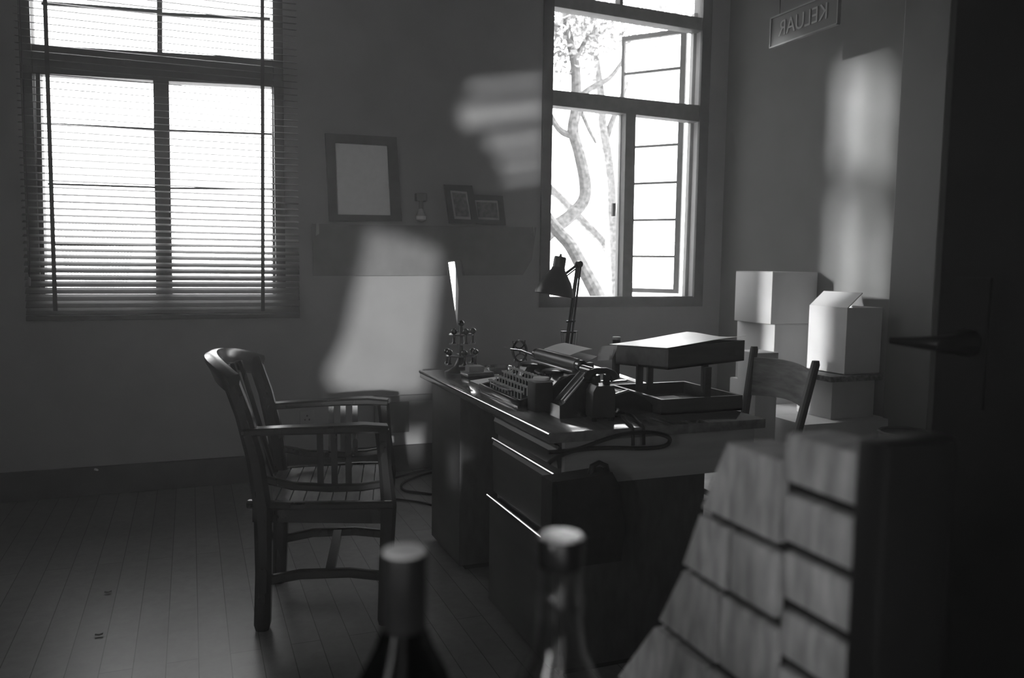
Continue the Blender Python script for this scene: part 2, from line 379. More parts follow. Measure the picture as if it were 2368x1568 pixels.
base = at_y(1420, 640, YT+2.2); t2 = thing('tree', 'straighter pale tree trunk standing behind the curving one outside the window', 'tree', (base.x, YT+2.2, -.5))
tr = MB(); tube_px(tr, ((1425, 900, 0), (1421, 700, 0), (1417, 600, 0), (1412, 500, 0), (1409, 420, 0), (1400, 350, 0), (1390, 290, 0), (1386, 220, 0), (1375, 120, 0), (1370, -40, 0)), YT+2.2, (36, 34, 32, 30, 29, 29, 27, 26, 20, 14))
part('trunk', tr, M_bark, t2, True)
br = MB(); tube_px(br, ((1400, 330, 0), (1412, 290, 0), (1428, 250, 0), (1450, 190, 0)), YT+2.2, (16, 15, 13, 10)); part('branch', br, M_bark, t2, True)
part('foliage', foliage([at_y(x, y, YT+2.2) for x, y in ((1370, 30), (1400, 80), (1340, 60), (1480, 40))], 700, .25, .09), M_leaf, t2, True, None)
base = at_y(1400, 740, YT-.6); t3 = thing('tree', 'thick tree limb slanting down to the right behind the desk lamp outside', 'tree', (base.x, YT-.6, -.5))
tr = MB(); tube_px(tr, ((1265, 500, .3), (1290, 535, .2), (1318, 566, .1), (1340, 605, 0), (1362, 645, 0), (1385, 690, 0), (1430, 800, 0), (1470, 940, 0)), YT-.6, (26, 30, 32, 33, 34, 36, 38, 42))
part('trunk', tr, M_bark, t3, True)
base = at_y(1420, 740, YT+3.6); t4 = thing('tree', 'thin pale limb crossing behind the trees from upper left outside the window', 'tree', (base.x, YT+3.6, -.5))
tr = MB(); tube_px(tr, ((1255, 420, 0), (1285, 448, 0), (1312, 475, 0), (1345, 510, 0), (1380, 545, 0), (1410, 585, 0), (1440, 660, 0), (1450, 800, 0), (1455, 900, 0)), YT+3.6, (20, 20, 21, 22, 22, 23, 24, 26, 28))
part('trunk', tr, M_bark, t4, True)
fx0, fx1 = at_y(125, 500, 9).x, at_y(225, 500, 9).x
fn = thing('lattice_fence', 'pale lattice fence outside behind the left half of the blinds', 'fence', ((fx0+fx1)/2, 9, -.5))
f = MB()
for k in range(14):
    x = fx0+(fx1-fx0)*k/13
    f.bar((x, 9, -.3), (x+.35, 9, 1.6), .02, .02); f.bar((x+.35, 9.03, -.3), (x, 9.03, 1.6), .02, .02)
part('lattice', f, mat('pale_fence', .55, .8), fn, True, None)
part('rail', MB().bar((fx0-.05, 9.06, 1.5), (at_y(374, 500, 9).x, 9.06, 1.5), .03, .03), M_pale, fn, True, None)
for x in (fx0-.05, at_y(374, 500, 9).x): part('post', MB().box((x-.03, 8.97, -.5), (x+.03, 9.05, 1.62)), M_pale, fn, True, None)

# ------------------------------------------------------------------ venetian blind
bl = thing('venetian_blind', 'dark venetian blind hanging open over the left window', 'blind', (-.1, YB-.075, .93))
YV = YB-.075
bx0, bx1 = at_y(52, 500, YV).x, at_y(690, 500, YV).x
zb = at_y(380, 733, YV).z
sl = MB(); z = zb+.035; PIT = .0335
while z < 3.2:
    tilt = math.radians(11 if z > 1.62 else (11+4*(1.62-z)/.3 if z > 1.32 else 15+24*(1.32-z)/.3))
    wv = .024; dy, dz = wv*math.cos(tilt), wv*math.sin(tilt)
    jitter = random.uniform(-.001, .001)
    p = [(bx0, YV-dy, z-dz), (bx0, YV, z+.0022), (bx0, YV+dy, z+dz), (bx0, YV+dy, z+dz-.0016), (bx0, YV, z+.0006), (bx0, YV-dy, z-dz-.0016)]
    sl.prism([(a, b, c+jitter) for a, b, c in p], (bx1-bx0, 0, 0)); z += PIT
part('slats', sl, M_slat, bl, True, None)
part('bottom_rail', MB().box((bx0, YV-.026, zb-.012), (bx1, YV+.026, zb+.012), .003), M_slat, bl, True)
part('head_rail', MB().box((bx0, YV-.03, 3.2), (bx1, YV+.03, 3.25), .003), M_slat, bl, True)
for a, b in ((109, 128), (607, 608)):
    p, q = at_y(a, 150, YV-.028), at_y(b, 720, YV-.028); d = (q-p)/(q.z-p.z)
    part('ladder_tape', MB().bar(p+d*(3.2-p.z), q, .019, .002, (0, 1, 0)), M_blackmat, bl, True, None)
part('pull_cord', MB().tube([(bx0+.03, YV-.04, 3.2), (bx0+.03, YV-.04, 1.2), at_y(67, 660, YV-.04)], .0025, 6), M_blackmat, bl, True)
part('cord_tassel', MB().lathe([(.003, 0), (.008, -.01), (.006, -.045)], at_y(67, 640, YV-.04)), M_grey, bl, True)

# ------------------------------------------------------------------ things on the back wall
def picture(name, label, o, i, fm, im, mm=None, pic=None, fwd=0):
    """outer and inner pixel corners (tl,tr,br,bl)"""
    O = [at_y(x, y, YB-.025-fwd) for x, y in o]; I = [at_y(x, y, YB-.025-fwd) for x, y in i]
    c = sum(O, Vector())/4; t = thing(name, label, 'picture', (c.x, YB-.012, min(p.z for p in O)))
    f = MB()
    for k in range(4): f.prism([O[k], O[(k+1) % 4], I[(k+1) % 4], I[k]], (0, .023, 0))
    part('frame', f, fm, t, True, None)
    q = MB(); q.prism([p+Vector((0, .012, 0)) for p in I], (0, .008, 0)); part('mount', q, im, t, True, None)
    if pic:
        J = [at_y(x, y, YB-.016-fwd) for x, y in pic]; part('photograph', MB().prism(J, (0, .006, 0)), mm, t, True, None)
    return t
M_pf = mat('picture_frame_wood', .05, .45, .2, 18)
picture('picture_frame', 'large dark framed picture holding a blank pale sheet', ((752, 308), (917, 317), (930, 512), (762, 512)), ((775, 330), (896, 337), (904, 498), (781, 496)), M_pf, mat('blank_sheet', .85, .7, .03, 30, .2))
M_mount = mat('picture_mount', .42, .7, .03, 12)
picture('picture_frame', 'small upright framed portrait photograph standing on the wall shelf', ((1028, 427), (1092, 429), (1108, 517), (1040, 516)), ((1041, 440), (1081, 443), (1091, 508), (1051, 506)), M_pf, M_mount, M_photo, ((1046, 445), (1077, 448), (1086, 502), (1055, 500)), fwd=.027)
picture('picture_frame', 'small wide framed group photograph right of the upright portrait', ((1094, 450), (1163, 453), (1170, 521), (1104, 518)), ((1098, 462), (1152, 464), (1157, 509), (1104, 507)), M_pf, M_mount, M_photo, ((1102, 467), (1148, 469), (1152, 504), (1107, 502)))
sp = [at_y(x, y, YB-.001) for x, y in ((722, 518), (1236, 526), (1226, 600), (1205, 636), (1069, 637), (1064, 602), (1030, 602), (1030, 637), (724, 638))]
sh = thing('wall_shelf', 'long dark wall shelf box with metal end brackets below the pictures', 'shelf', ((sp[0].x+sp[1].x)/2, YB-.03, sp[3].z))
m_sh = mat('dark_shelf_board', .16, .6, .1, 10)
part('box', MB().prism([p-Vector((0, .03, 0)) for p in sp], (0, .029, 0)), m_sh, sh, True, None)
part('end_bracket', quadbar(MB(), ((732, 515), (738, 515), (738, 541), (731, 545)), YB-.038, .008), M_steel, sh, True, None)
part('end_bracket', quadbar(MB(), ((1232, 524), (1236, 524), (1236, 546), (1234, 546)), YB-.038, .008), M_steel, sh, True, None)
p = at_y(973, 512, YB-.03)
wl = thing('wall_lamp', 'small dark wall lamp with a pale glass bulb between the pictures', 'lamp', (p.x, YB-.03, p.z))
part('bracket', MB().box((p.x-.03, YB-.05, p.z+.115), (p.x+.03, YB-.001, p.z+.16), .004).box((p.x-.012, YB-.045, p.z+.07), (p.x+.012, YB-.02, p.z+.12), .003), m_sh, wl, True)
part('bulb', MB().lathe([(.004, .085), (.012, .07), (.018, .045), (.03, .03), (.028, .01), (.01, 0)], (p.x, YB-.034, p.z+.0)), mat('frosted_glass', .5, .3, .05, 10), wl, True)
p0, p1 = at_y(845, 925, YB-.02), at_y(1056, 907, YB-.02)
tk = thing('cable_trunking', 'grey cable trunking running along the wall above the floor behind the desk', 'trunking', ((p0.x+p1.x)/2, YB-.03, .2))
part('channel', MB().bar((p0.x, YB-.02, p0.z), (p1.x+.3, YB-.02, p0.z), .036, .035), M_grey, tk, True, None)
q0, q1 = at_y(866, 932, YB-.03), at_y(945, 998, YB-.03)
part('junction_panel', MB().box((q0.x, YB-.045, q1.z), (q1.x, YB-.002, q0.z), .004), mat('dark_panel', .1, .5), tk, True)
p = at_y(710, 967, YB-.01)
ou = thing('wall_socket', 'small square wall socket seen through the armchair arm slats', 'socket', (p.x, YB-.01, p.z-.045))
part('faceplate', MB().box((p.x-.04, YB-.014, p.z-.042), (p.x+.04, YB-.001, p.z+.042), .004), mat('socket_plastic', .28, .4), ou, True)
for dx, dz in ((-.012, -.008), (.012, -.008), (0, .014)): part('pin_hole', MB().box((p.x+dx-.004, YB-.0155, p.z+dz-.005), (p.x+dx+.004, YB-.013, p.z+dz+.005)), M_blackmat, ou, True, None)

# ------------------------------------------------------------------ right wall, reflected exit sign, door
struct('trim_1', MB().box((XR-.05, 2.90, 0), (XR-.0005, 3.17, ZC), .006), mat('door_trim_paint', .13, .6, .04, 6))
s0, s1 = at_x(1783, 104, 2.95), at_x(1938, 63, 2.95); s2 = at_x(1925, -8, 2.95)
sg = thing('reflected_exit_sign', 'reflection of a framed exit sign with mirrored lettering, built as a solid near the ceiling', 'sign', (2.95, (s0.y+s1.y)/2, s0.z))  # stands in for a sign reflected in the glass; panel and rods are added
sw, sh_ = s0.y-s1.y, .155
ya, yb, za = s1.y, s0.y, (s0.z+s1.z)/2
part('panel', MB().box((2.945, ya, za), (2.955, yb, za+sh_)), mat('reflected_sign_grey', .13, .5, .03), sg, True, None)
fr = MB()
for lo, hi in (((2.94, ya, za-.004), (2.96, yb, za+.004)), ((2.94, ya, za+sh_-.004), (2.96, yb, za+sh_+.004)), ((2.94, ya-.004, za), (2.96, ya+.004, za+sh_)), ((2.94, yb-.004, za), (2.96, yb+.004, za+sh_))): fr.box(lo, hi)
part('frame', fr, mat('sign_frame', .26, .5), sg, True, None)
cu = bpy.data.curves.new('lettering', 'FONT'); cu.body = 'KELUAR'; cu.size = .12; cu.extrude = .001; cu.align_x = 'CENTER'; cu.align_y = 'CENTER'
tmp = bpy.data.objects.new('lettering_curve', cu); col.objects.link(tmp); bpy.context.view_layer.update()
me = bpy.data.meshes.new_from_object(tmp.evaluated_get(bpy.context.evaluated_depsgraph_get())); bpy.data.objects.remove(tmp)
wx = max(v.co.x for v in me.vertices)-min(v.co.x for v in me.vertices)
for v in me.vertices: v.co = Vector((2.9435+v.co.z, (ya+yb)/2+v.co.x*(sw*.72/wx), za+sh_*.5+v.co.y*.95))-Vector(sg.location)
me.materials.clear(); me.materials.append(mat('sign_letters', .36, .5))
lo_ = bpy.data.objects.new('lettering', me); col.objects.link(lo_); lo_.parent = sg
for yy in (ya+.06, yb-.06): part('hanger_rod', MB().tube([(2.95, yy, za+sh_), (2.95, yy, ZC)], .004, 6), M_steel, sg, True)

HG, FE = Vector((1.40, .22, 0)), Vector((1.245, 1.075, 0))
dd = (FE-HG).normalized(); dn = Vector((-dd.y, dd.x, 0))
dr = struct('door_1', MB().prism([HG+dn*.02, FE+dn*.02, FE-dn*.02, HG-dn*.02], (0, 0, 2.5)), M_door)
hz = at_y(2150, 797, 1.0).z
part('handle_plate', MB().prism([FE-dd*.09+dn*.02, FE-dd*.03+dn*.02, FE-dd*.03+dn*.028, FE-dd*.09+dn*.028], (0, 0, .22)), M_door, dr) .location = (0, 0, hz-.11)
lv = MB(); c0 = FE-dd*.06+dn*.028+Vector((0, 0, hz))
lv.tube([c0, c0+dn*.05+dd*.0, c0+dn*.075+dd*.012, c0+dn*.085+dd*.04, c0+dn*.088+dd*.085], .011, 10, [.024, .017, .013, .010, .006])
part('door_handle', lv, M_door, dr)
struct('door_frame_1', MB().box((HG.x+.0, .05, 0), (HG.x+.12, .2, 2.7)), M_door).name = 'trim_2'

# ------------------------------------------------------------------ desk
DX0, DX1, DY0, DY1, DZ = .925, 1.66, 2.06, 3.46, .75
M_desk = mat('polished_desk_wood', .11, .12, .3, 5, .5, stretch=(8, 1, 8), coat=.3)
M_deskside = mat('desk_side_wood', .05, .42, .25, 5, .4, stretch=(8, 1, 3))
dk = thing('desk', 'large polished dark wooden pedestal desk piled with office things', 'desk', (1.29, 2.76, 0))
part('desktop', MB().box((DX0, DY0, DZ-.03), (DX1, DY1, DZ), .003), M_desk, dk, True)
part('edge_glint_strip', MB().tube([(DX0+.002, DY0+.002, DZ-.005), (DX0+.002, DY1-.002, DZ-.005)], .0065, 12), mat('edge_glint', .55, .16, .1, 40, metal=1), dk, True)  # metal strip added so the wooden desk edge shows a bright glint
part('apron', MB().box((DX0+.06, DY0+.03, .585), (DX1-.02, DY0+.05, DZ-.03)), mat('desk_panel', .24, .45, .1, 5, .4, stretch=(1, 8, 8)), dk, True, None)
PY1 = 2.65
part('pedestal', MB().box((.99, DY0+.055, .02), (1.48, PY1, DZ-.03), .003), M_deskside, dk, True)
for z0, z1, px in ((.632, .695, .978), (.425, .612, .974)):
    d = part('drawer', MB().prism([(.99, 0, z0), (px, 0, z0), (px-.006, 0, z1-.02), (px, 0, z1-.004), (.99, 0, z1)], (0, PY1-DY0-.065, 0)), M_deskside, dk, smooth=None)
    for v in d.data.vertices: v.co += Vector((0, DY0+.06, 0))-Vector(dk.location)
    part('pull_lip', MB().tube([(px-.004, DY0+.06, z1), (px-.004, PY1-.005, z1)], .0055, 10), mat('lip_glint', .45, .22, .1, 30, metal=1), d, True)  # metal tube added as the highlight along the wooden drawer lip
d = part('cupboard_door', MB().box((.965, DY0+.06, .03), (.99, PY1+.01, .405), .002), M_deskside, dk, True)
part('pull_lip', MB().box((.96, DY0+.06, .403), (.99, PY1+.01, .411)).tube([(.958, DY0+.06, .408), (.958, PY1+.01, .408)], .0055, 10), mat('lip_glint', .45), d, True)
e = at_z(990, 1262, 0); e2 = at_z(1057, 1230, 0)
part('pedestal', MB().box((.97, 3.02, .02), (1.48, 3.42, DZ-.03), .003), M_deskside, dk, True)
for ya_, yb_ in ((DY0+.07, PY1-.01), (3.03, 3.41)): part('plinth', MB().box((1.0, ya_, 0), (1.46, yb_, .02)), M_blackmat, dk, True, None)

# ---- typewriter, keyboard facing the armchair (-x)
tw = thing('typewriter', 'black typewriter with round keys holding a sheet of paper', 'typewriter', (1.17, 2.64, DZ))
ch = MB()
for s in (-1, 1):
    ch.prism([(-.185, s*.185-.008, .012), (.11, s*.185-.008, .012), (.11, s*.185-.008, .1), (.0, s*.185-.008, .105), (-.04, s*.185-.008, .085), (-.07, s*.185-.008, .055), (-.185, s*.185-.008, .026)], (0, .016, 0))
ch.box((-.185, -.185, .001), (.11, .185, .02)); ch.box((.09, -.185, .02), (.11, .185, .10)); ch.box((-.19, -.19, .008), (-.175, .19, .03), .004)
part('chassis', ch, M_black, tw)
for y_ in (-.175, .115): part('front_cover', MB().prism([(-.05, y_, .06), (-.03, y_, .095), (.02, y_, .104), (.02, y_, .06)], (0, .06, 0)), M_black, tw)
tb = MB()
for k in range(24):
    a = math.radians(-75+150*k/23); tb.bar((.015, math.sin(a)*.02, .055), (.02-.055*math.cos(a), math.sin(a)*.10, .088), .0025, .004)
part('type_basket', tb, M_steel, tw, smooth=None)
km = MB().lathe([(.0075, 0), (.0085, .002), (.0085, .005), (.007, .006)], (0, 0, 0), 10).lathe([(.002, -.028), (.002, 0)], (0, 0, 0), 6)
k0 = part('key', km, mat('key_top', .5, .2, .1, 30, .6), tw)
first = True
for r in range(4):
    for i in range(11):
        o = k0 if first else k0.copy()
        if not first: col.objects.link(o); o.parent = tw
        first = False
        o.location = (-.16+r*.026, -.15+i*.0295+(r % 2)*.01, .045+r*.0145)
part('space_bar', MB().box((-.182, -.09, .04), (-.168, .09, .046), .002), M_black, tw)
part('carriage', MB().box((.01, -.18, .105), (.085, .18, .116), .003).box((.05, -.18, .115), (.058, .18, .135)), M_steel, tw)
part('platen', MB().lathe([(.02, -.17), (.02, .17)], (.04, 0, .134), 20, (0, 1, 0)), mat('platen_rubber', .05, .4), tw)
for s in (-1, 1): part('platen_knob', MB().lathe([(.009, 0), (.018, .006), (.018, .026), (.012, .03)], (.04, s*.17, .134), 16, (0, s, 0)), M_black, tw)
part('return_lever', MB().tube([(.03, .18, .125), (-.02, .205, .145), (-.06, .21, .15)], .004, 8), M_chrome, tw)
part('paper_rest', MB().prism([(.062, -.15, .132), (.12, -.15, .158), (.122, -.15, .156), (.064, -.15, .13)], (0, .3, 0)), M_steel, tw, smooth=None)
for s in (-.1, .1): part('spool_cover', MB().lathe([(.038, 0), (.038, .008), (.03, .012)], (-.025, s, .1), 20), M_black, tw)
g = []
for i in range(8):
    t = i/7; g.append([Vector((1.17+.03+.085*t, 2.64+yy, DZ+.157+.02*math.sin(t*1.5)+.004)) for yy in (-.12, .1)])
solo('paper_sheet', MB().sheet(g), M_paper, 'white paper sheet wound into the typewriter carriage', 'paper')

# ---- black box with a round pale roll, adding machine, telephone, tape dispenser
def boxy(name, label, cat, c, rz=0): return thing(name, label, cat, c, rz)
c = at_z(1245, 952, DZ)
bb = thing('card_box', 'small black box with a pale round disc on its lid, in front of the typewriter', 'box', (1.04, 2.40, DZ), .0)
c = Vector((1.0, 2.39, DZ)); part('body', MB().box((-.031, -.034, 0), (.031, .034, .095), .004), M_blackmat, bb)
part('lid', MB().box((-.032, -.035, .095), (.032, .035, .1), .001), M_kraft, bb)
solo('paper_disc', MB().lathe([(.026, 0), (.027, .004), (.026, .008)], (c.x+.043, c.y+.01, DZ+.1), 24), M_paper, 'pale round paper roll lying on the small black box', 'paper roll')

c = at_z(1300, 962, DZ)
am = thing('adding_machine', 'black wedge shaped adding machine with chrome trimmed sloping front', 'adding machine', (1.105, 2.285, DZ), .0)
pr = [(-.065, 0, .0), (.055, 0, .0), (.055, 0, .13), (.035, 0, .135), (-.052, 0, .045), (-.065, 0, .04)]
part('body', MB().prism([Vector(p)+Vector((0, -.037, 0)) for p in pr], (0, .074, 0)), M_black, am, smooth=None)
for yy in (-.032, -.012, .025): part('chrome_strip', MB().bar((-.047, yy, .052), (.032, yy, .134), .006, .006), M_chrome, am, smooth=None)
part('roller', MB().lathe([(.012, -.035), (.012, .035)], (.045, 0, .142), 14, (0, 1, 0)), M_black, am)

c = at_z(1372, 974, DZ)
ph = thing('telephone', 'upright black desk telephone with a handset on its cradle and cord', 'telephone', (1.153, 2.2, DZ), math.radians(-8))
part('body', MB().prism([(-.036, -.032, .012), (.036, -.032, .012), (.036, -.032, .09), (.03, -.032, .108), (-.024, -.032, .108), (-.034, -.032, .09)], (0, .064, 0)), mat('dull_black_casing', .03, .35, .2, 14), ph, smooth=1.0)
for s in (-1, 1): part('cradle', MB().prism([(s*.018-.005, -.018, .105), (s*.018+.005, -.018, .105), (s*.018+.005, -.018, .138), (s*.018-.005, -.018, .138)], (0, .036, 0)), M_black, ph, smooth=None)
part('handset', MB().tube([(-.045, 0, .125), (-.036, 0, .14), (-.015, 0, .15), (.015, 0, .15), (.036, 0, .14), (.045, 0, .125)], .014, 12, [.016, .013, .01, .01, .013, .016]), M_black, ph)
for dx in (-.026, .026):
    for dy in (-.022, .022): part('foot', MB().lathe([(.008, 0), (.008, .013)], (dx, dy, 0), 10), M_blackmat, ph)
cp = [at_z(1408, 960, DZ+.012), at_z(1420, 957, DZ+.01), at_z(1438, 962, DZ+.008), at_z(1447, 972, DZ+.007), at_z(1450, 980, DZ+.007)]
for i, off in enumerate((0, .036)):
    pts = [p+Vector((off, 0, 0)) for p in cp[:-1]]+[Vector((cp[-1].x+off, DY0+.002, DZ+.007)), Vector((cp[-1].x+off, DY0-.008, DZ+.001)), Vector((cp[-1].x+off, DY0-.012, DZ-.05))]
    solo('cord', MB().tube(pts, .0045, 8), M_blackmat, ('thin black cord trailing from the telephone over the desk edge', 'second black cord running beside the telephone cord, on its right')[i], 'cord')
c = at_z(1475, 962, DZ)
td = thing('tape_dispenser', 'low rounded black machine with a chrome knob left of the letter tray', 'office machine', (c.x-.015, c.y+.055, DZ), math.radians(12))
part('body', MB().prism([(-.085, -.035, 0), (.085, -.035, 0), (.09, -.035, .02), (.05, -.035, .052), (-.01, -.035, .075), (-.055, -.035, .078), (-.082, -.035, .06), (-.09, -.035, .02)], (0, .075, 0)), M_black, td, smooth=.9)
part('chrome_knob', MB().ball((-.07, -.042, .022), .009), M_chrome, td)
part('chrome_rim', MB().bar((-.075, -.036, .071), (-.02, -.036, .08), .006, .006), M_chrome, td, smooth=None)
c = at_z(1424, 915, DZ)
stp = thing('hole_punch', 'small black hole punch with shiny top between telephone and letter tray', 'hole punch', (c.x, c.y+.02, DZ), math.radians(10))
part('base', MB().box((-.05, -.025, 0), (.05, .025, .014), .003), M_blackmat, stp)
part('spring_post', MB().lathe([(.016, .014), (.016, .034), (.012, .044)], (-.03, 0, 0), 14), M_black, stp)
part('arm', MB().box((-.045, -.02, .044), (.05, .02, .054), .003), M_chrome, stp)

# ---- two tier letter tray
A = at_z(1526, 961, DZ); 
LX0, LY0 = A.x+.004, A.y; LX1 = at_z(1731, 953, DZ).x; LY1 = LY0+.34
M_tray = mat('dark_tray_wood', .04, .4, .3, 6, .4, stretch=(1, 8, 8))
lt_ = thing('letter_tray', 'two tier dark wooden letter tray overflowing with papers on the desk corner', 'letter tray', ((LX0+LX1)/2, (LY0+LY1)/2, DZ))
def tray(z0, z1, x0, x1, y0, y1):
    m = MB(); th = .012
    m.box((x0, y0, z0), (x1, y1, z0+.008)); m.box((x0, y0, z0), (x1, y0+th, z1)); m.box((x0, y1-th, z0), (x1, y1, z1)); m.box((x0, y0+th, z0), (x0+th, y1-th, z1)); m.box((x1-th, y0+th, z0), (x1, y1-th, z1))
    return m
part('lower_tray', tray(DZ+.0005, DZ+.05, LX0, LX1, LY0, LY1), M_tray, lt_, True, None)
U0 = at_y(1556, 806, LY0); U1 = at_y(1737, 788, LY0)
uz1, uz0 = U0.z-.002, at_y(1556, 856, LY0).z
part('upper_tray', tray(uz0, uz1, LX0+.02, LX1, LY0, LY1-.0), M_tray, lt_, True, None)
def tilt(o):
    for v in o.data.vertices:
        p = v.co+Vector(o.location)+(Vector(o.parent.location) if o.parent else Vector())
        v.co.z += .022*(p.x-LX0)/(LX1-LX0)-.022*(p.y-LY0)/(LY1-LY0)
tilt([c for c in lt_.children if c.name.startswith('upper_tray')][0])
for px in ((LX0+.03, LY0+.19), ((LX0+LX1)/2+.02, LY0+.008), (LX1-.012, LY0+.2), ((LX0+LX1)/2, LY1-.01)): part('post', MB().box((px[0]-.011, px[1]-.006, DZ+.03), (px[0]+.011, px[1]+.006, uz0+.004)), M_tray, lt_, True, None)
def paper(name, label, pts, z, n=8, wave=.004, mt=None):
    a, b, c_, d_ = [Vector(p) for p in pts]; g = []
    for i in range(n):
        s = i/(n-1); r = []
        for j in range(n):
            t = j/(n-1); p = (a*(1-t)+b*t)*(1-s)+(d_*(1-t)+c_*t)*s; r.append(Vector((p.x, p.y, z+p.z+wave*math.sin(s*5+t*3)*t)))
        g.append(r)
    return solo(name, MB().sheet(g), mt or M_paper, label, 'paper')
tilt(paper('paper_sheet', 'wide curling white papers heaped on the upper letter tray', ((LX0+.01, LY0-.005, .0), (LX1+.002, LY0-.005, .01), (LX1+.002, LY1, .012), (LX0+.01, LY1+.03, .0)), uz1+.004, wave=.006, mt=mat('satin_paper', .8, .38, .03, 10, .6)))
hq = [at_y(x, y, LY1-.03) for x, y in ((1388, 803), (1424, 797), (1417, 829), (1385, 834))]; gg = []
for i in range(6):
    a, b = hq[0].lerp(hq[3], i/5), hq[1].lerp(hq[2], i/5); gg.append([a.lerp(b, k/5)+Vector((0, .012*math.sin(k*.9+i*.4), 0)) for k in range(6)])
solo('paper_sheet', MB().sheet(gg), M_paper, 'pale paper corner drooping off the far left of the upper letter tray', 'paper')
for i, (a, lab) in enumerate(((((.03, .02), (.22, .05), (.21, .26), (.02, .25)), 'white paper lying inside the lower letter tray'), )):
    paper('paper_sheet', lab, [(LX0+x, LY0+y, 0) for x, y in a], DZ+.012, wave=.002)
M_gloss = mat('glossy_white_sheet', .7, .14, .03, 10, .7, coat=.6)
q = [at_z(x, y, zz) for x, y, zz in ((1352, 846, DZ+.024), (1400, 844, DZ+.026), (1535, 884, DZ+.012), (1500, 894, DZ+.004))]
paper('glossy_sheet', 'glossy bright white sheet running back from the letter tray towards the lamp', [Vector((min(p.x, DX1-.005), min(p.y, DY1-.01), p.z)) for p in q], 0, wave=.0, mt=M_gloss)
q = [at_z(x, y, DZ) for x, y in ((1545, 884), (1606, 884), (1612, 894), (1550, 896))]
paper('paper_sheet', 'pale booklet lying behind the letter tray posts', [Vector((min(p.x, DX1-.01), p.y, 0)) for p in q], DZ+.003, wave=.0005)
p = at_z(1537, 838, DZ)
tn = thing('tin_canister', 'tall dark cylinder with a pale cap rising behind the letter tray', 'canister', (1.60, 2.98, DZ))
tz = at_y(1537, 776, 2.98).z-DZ; tx = at_y(1537, 776, 2.98).x
tn.location.x = min(tx, 1.63)
part('body', MB().lathe([(.016, 0), (.016, tz-.012)], (0, 0, 0), 20), M_blackmat, tn)
part('cap', MB().lathe([(.017, tz-.012), (.017, tz-.002), (.014, tz)], (0, 0, 0), 20), M_pale, tn)

# ---- lamp
lz = .80
lb_ = at_z(1314, 836, lz)
solo('box_file', MB().box((lb_.x-.09, lb_.y-.07, DZ), (lb_.x+.09, lb_.y+.07, lz), .003), M_blackmat, 'flat black box file under the desk lamp base', 'box file')
lp = thing('desk_lamp', 'dark spring arm desk lamp with a bell shade in front of the right window', 'lamp', (lb_.x, lb_.y, lz))
def L(x, y, dy=0): return at_y(x, y, lb_.y+dy)
part('base', MB().box((lb_.x-.062, lb_.y-.05, lz), (lb_.x+.062, lb_.y+.05, lz+.016), .003), M_steel, lp, True)
part('pivot', MB().lathe([(.014, 0), (.014, .03), (.009, .04)], (lb_.x, lb_.y, lz+.016)), M_black, lp, True)
for (x0, y0, x1, y1), dy in (((1306, 815, 1334, 612), .0), ((1318, 815, 1343, 612), .0), ((1312, 800, 1338, 615), .014)):
    part('lower_arm', MB().bar(L(x0, y0, dy), L(x1, y1, dy), .007, .007), M_black, lp, True, None)
for x0, x1 in ((1299, 1304), (1333, 1329)): part('spring', MB().tube([L(x0, 768), L(x1, 816)], .0065, 8), M_steel, lp, True)
for a_, b_ in ((L(1297, 768), L(1335, 768)), (L(1302, 818), L(1332, 818)), (L(1310, 744), L(1330, 742))): part('cross_bar', MB().bar(a_, b_, .008, .008), M_black, lp, True, None)
part('elbow', MB().lathe([(.014, -.012), (.014, .012)], L(1339, 611), 14, (0, 1, 0)), M_black, lp, True)
part('upper_arm', MB().bar(L(1341, 608), L(1306, 634), .008, .01).bar(L(1336, 618), L(1308, 640), .005, .005), M_black, lp, True, None)
HC, HT = L(1281, 682), L(1294, 606); axs = (HT-HC).normalized(); hl = (HT-HC).length
rr = lambda px: px*.5*(lb_.y/math.cos(YAW+.06))/FPX*1.0
k = (HC-EYE).length/1910*1.12
shd = MB(); prof = [(40, 0), (40, .06), (37, .22), (31, .42), (22, .62), (15, .76), (13, .82)]
shd.lathe([(r*k, h*hl) for r, h in prof]+[(r*k-.003, h*hl) for r, h in prof[::-1]], HC, 32, axs, cap=False)
part('lamp_shade', shd, mat('lamp_enamel', .05, .38, .1, 20, .5), lp, True)
part('bulb', MB().ball(HC+axs*hl*.3, .028), M_pale, lp, True)
part('socket_cap', MB().lathe([(15*k, .80*hl), (13*k, .84*hl), (13*k, 1.1*hl), (12*k, 1.16*hl), (3*k, 1.17*hl), (2*k, 1.25*hl)], HC, 24, axs), mat('lamp_enamel', .05, .38), lp, True)

# ---- stamp rack, stamps, ink pads, ashtray, wheel
c = at_z(1066, 862, DZ)
SX, SY = c.x, min(c.y, 3.38)
sr = thing('stamp_rack', 'two tier metal rubber stamp rack standing on the far end of the desk', 'stamp rack', (SX, SY, DZ))
part('base', MB().lathe([(.07, 0), (.07, .006), (.05, .014), (.03, .028), (.018, .055), (.012, .07)], (0, 0, 0), 28), mat('cast_iron', .06, .35, .3, 20, .5), sr)
part('pole', MB().lathe([(.009, .06), (.008, .2), (.006, .205)], (0, 0, 0), 14), MATS['cast_iron'], sr)
part('finial', MB().ball((0, 0, .213), .013), M_black, sr)
TI = {.075: .062, .165: .05}
for z, r in TI.items(): part('tier', MB().torus((0, 0, z), r, .0035, n=30, k=6).bar((-r, 0, z), (r, 0, z), .006, .004).bar((0, -r, z), (0, r, z), .006, .004), M_steel, sr)
first = None
knobm = mat('stamp_knob', .05, .12, .1, 30, .6)
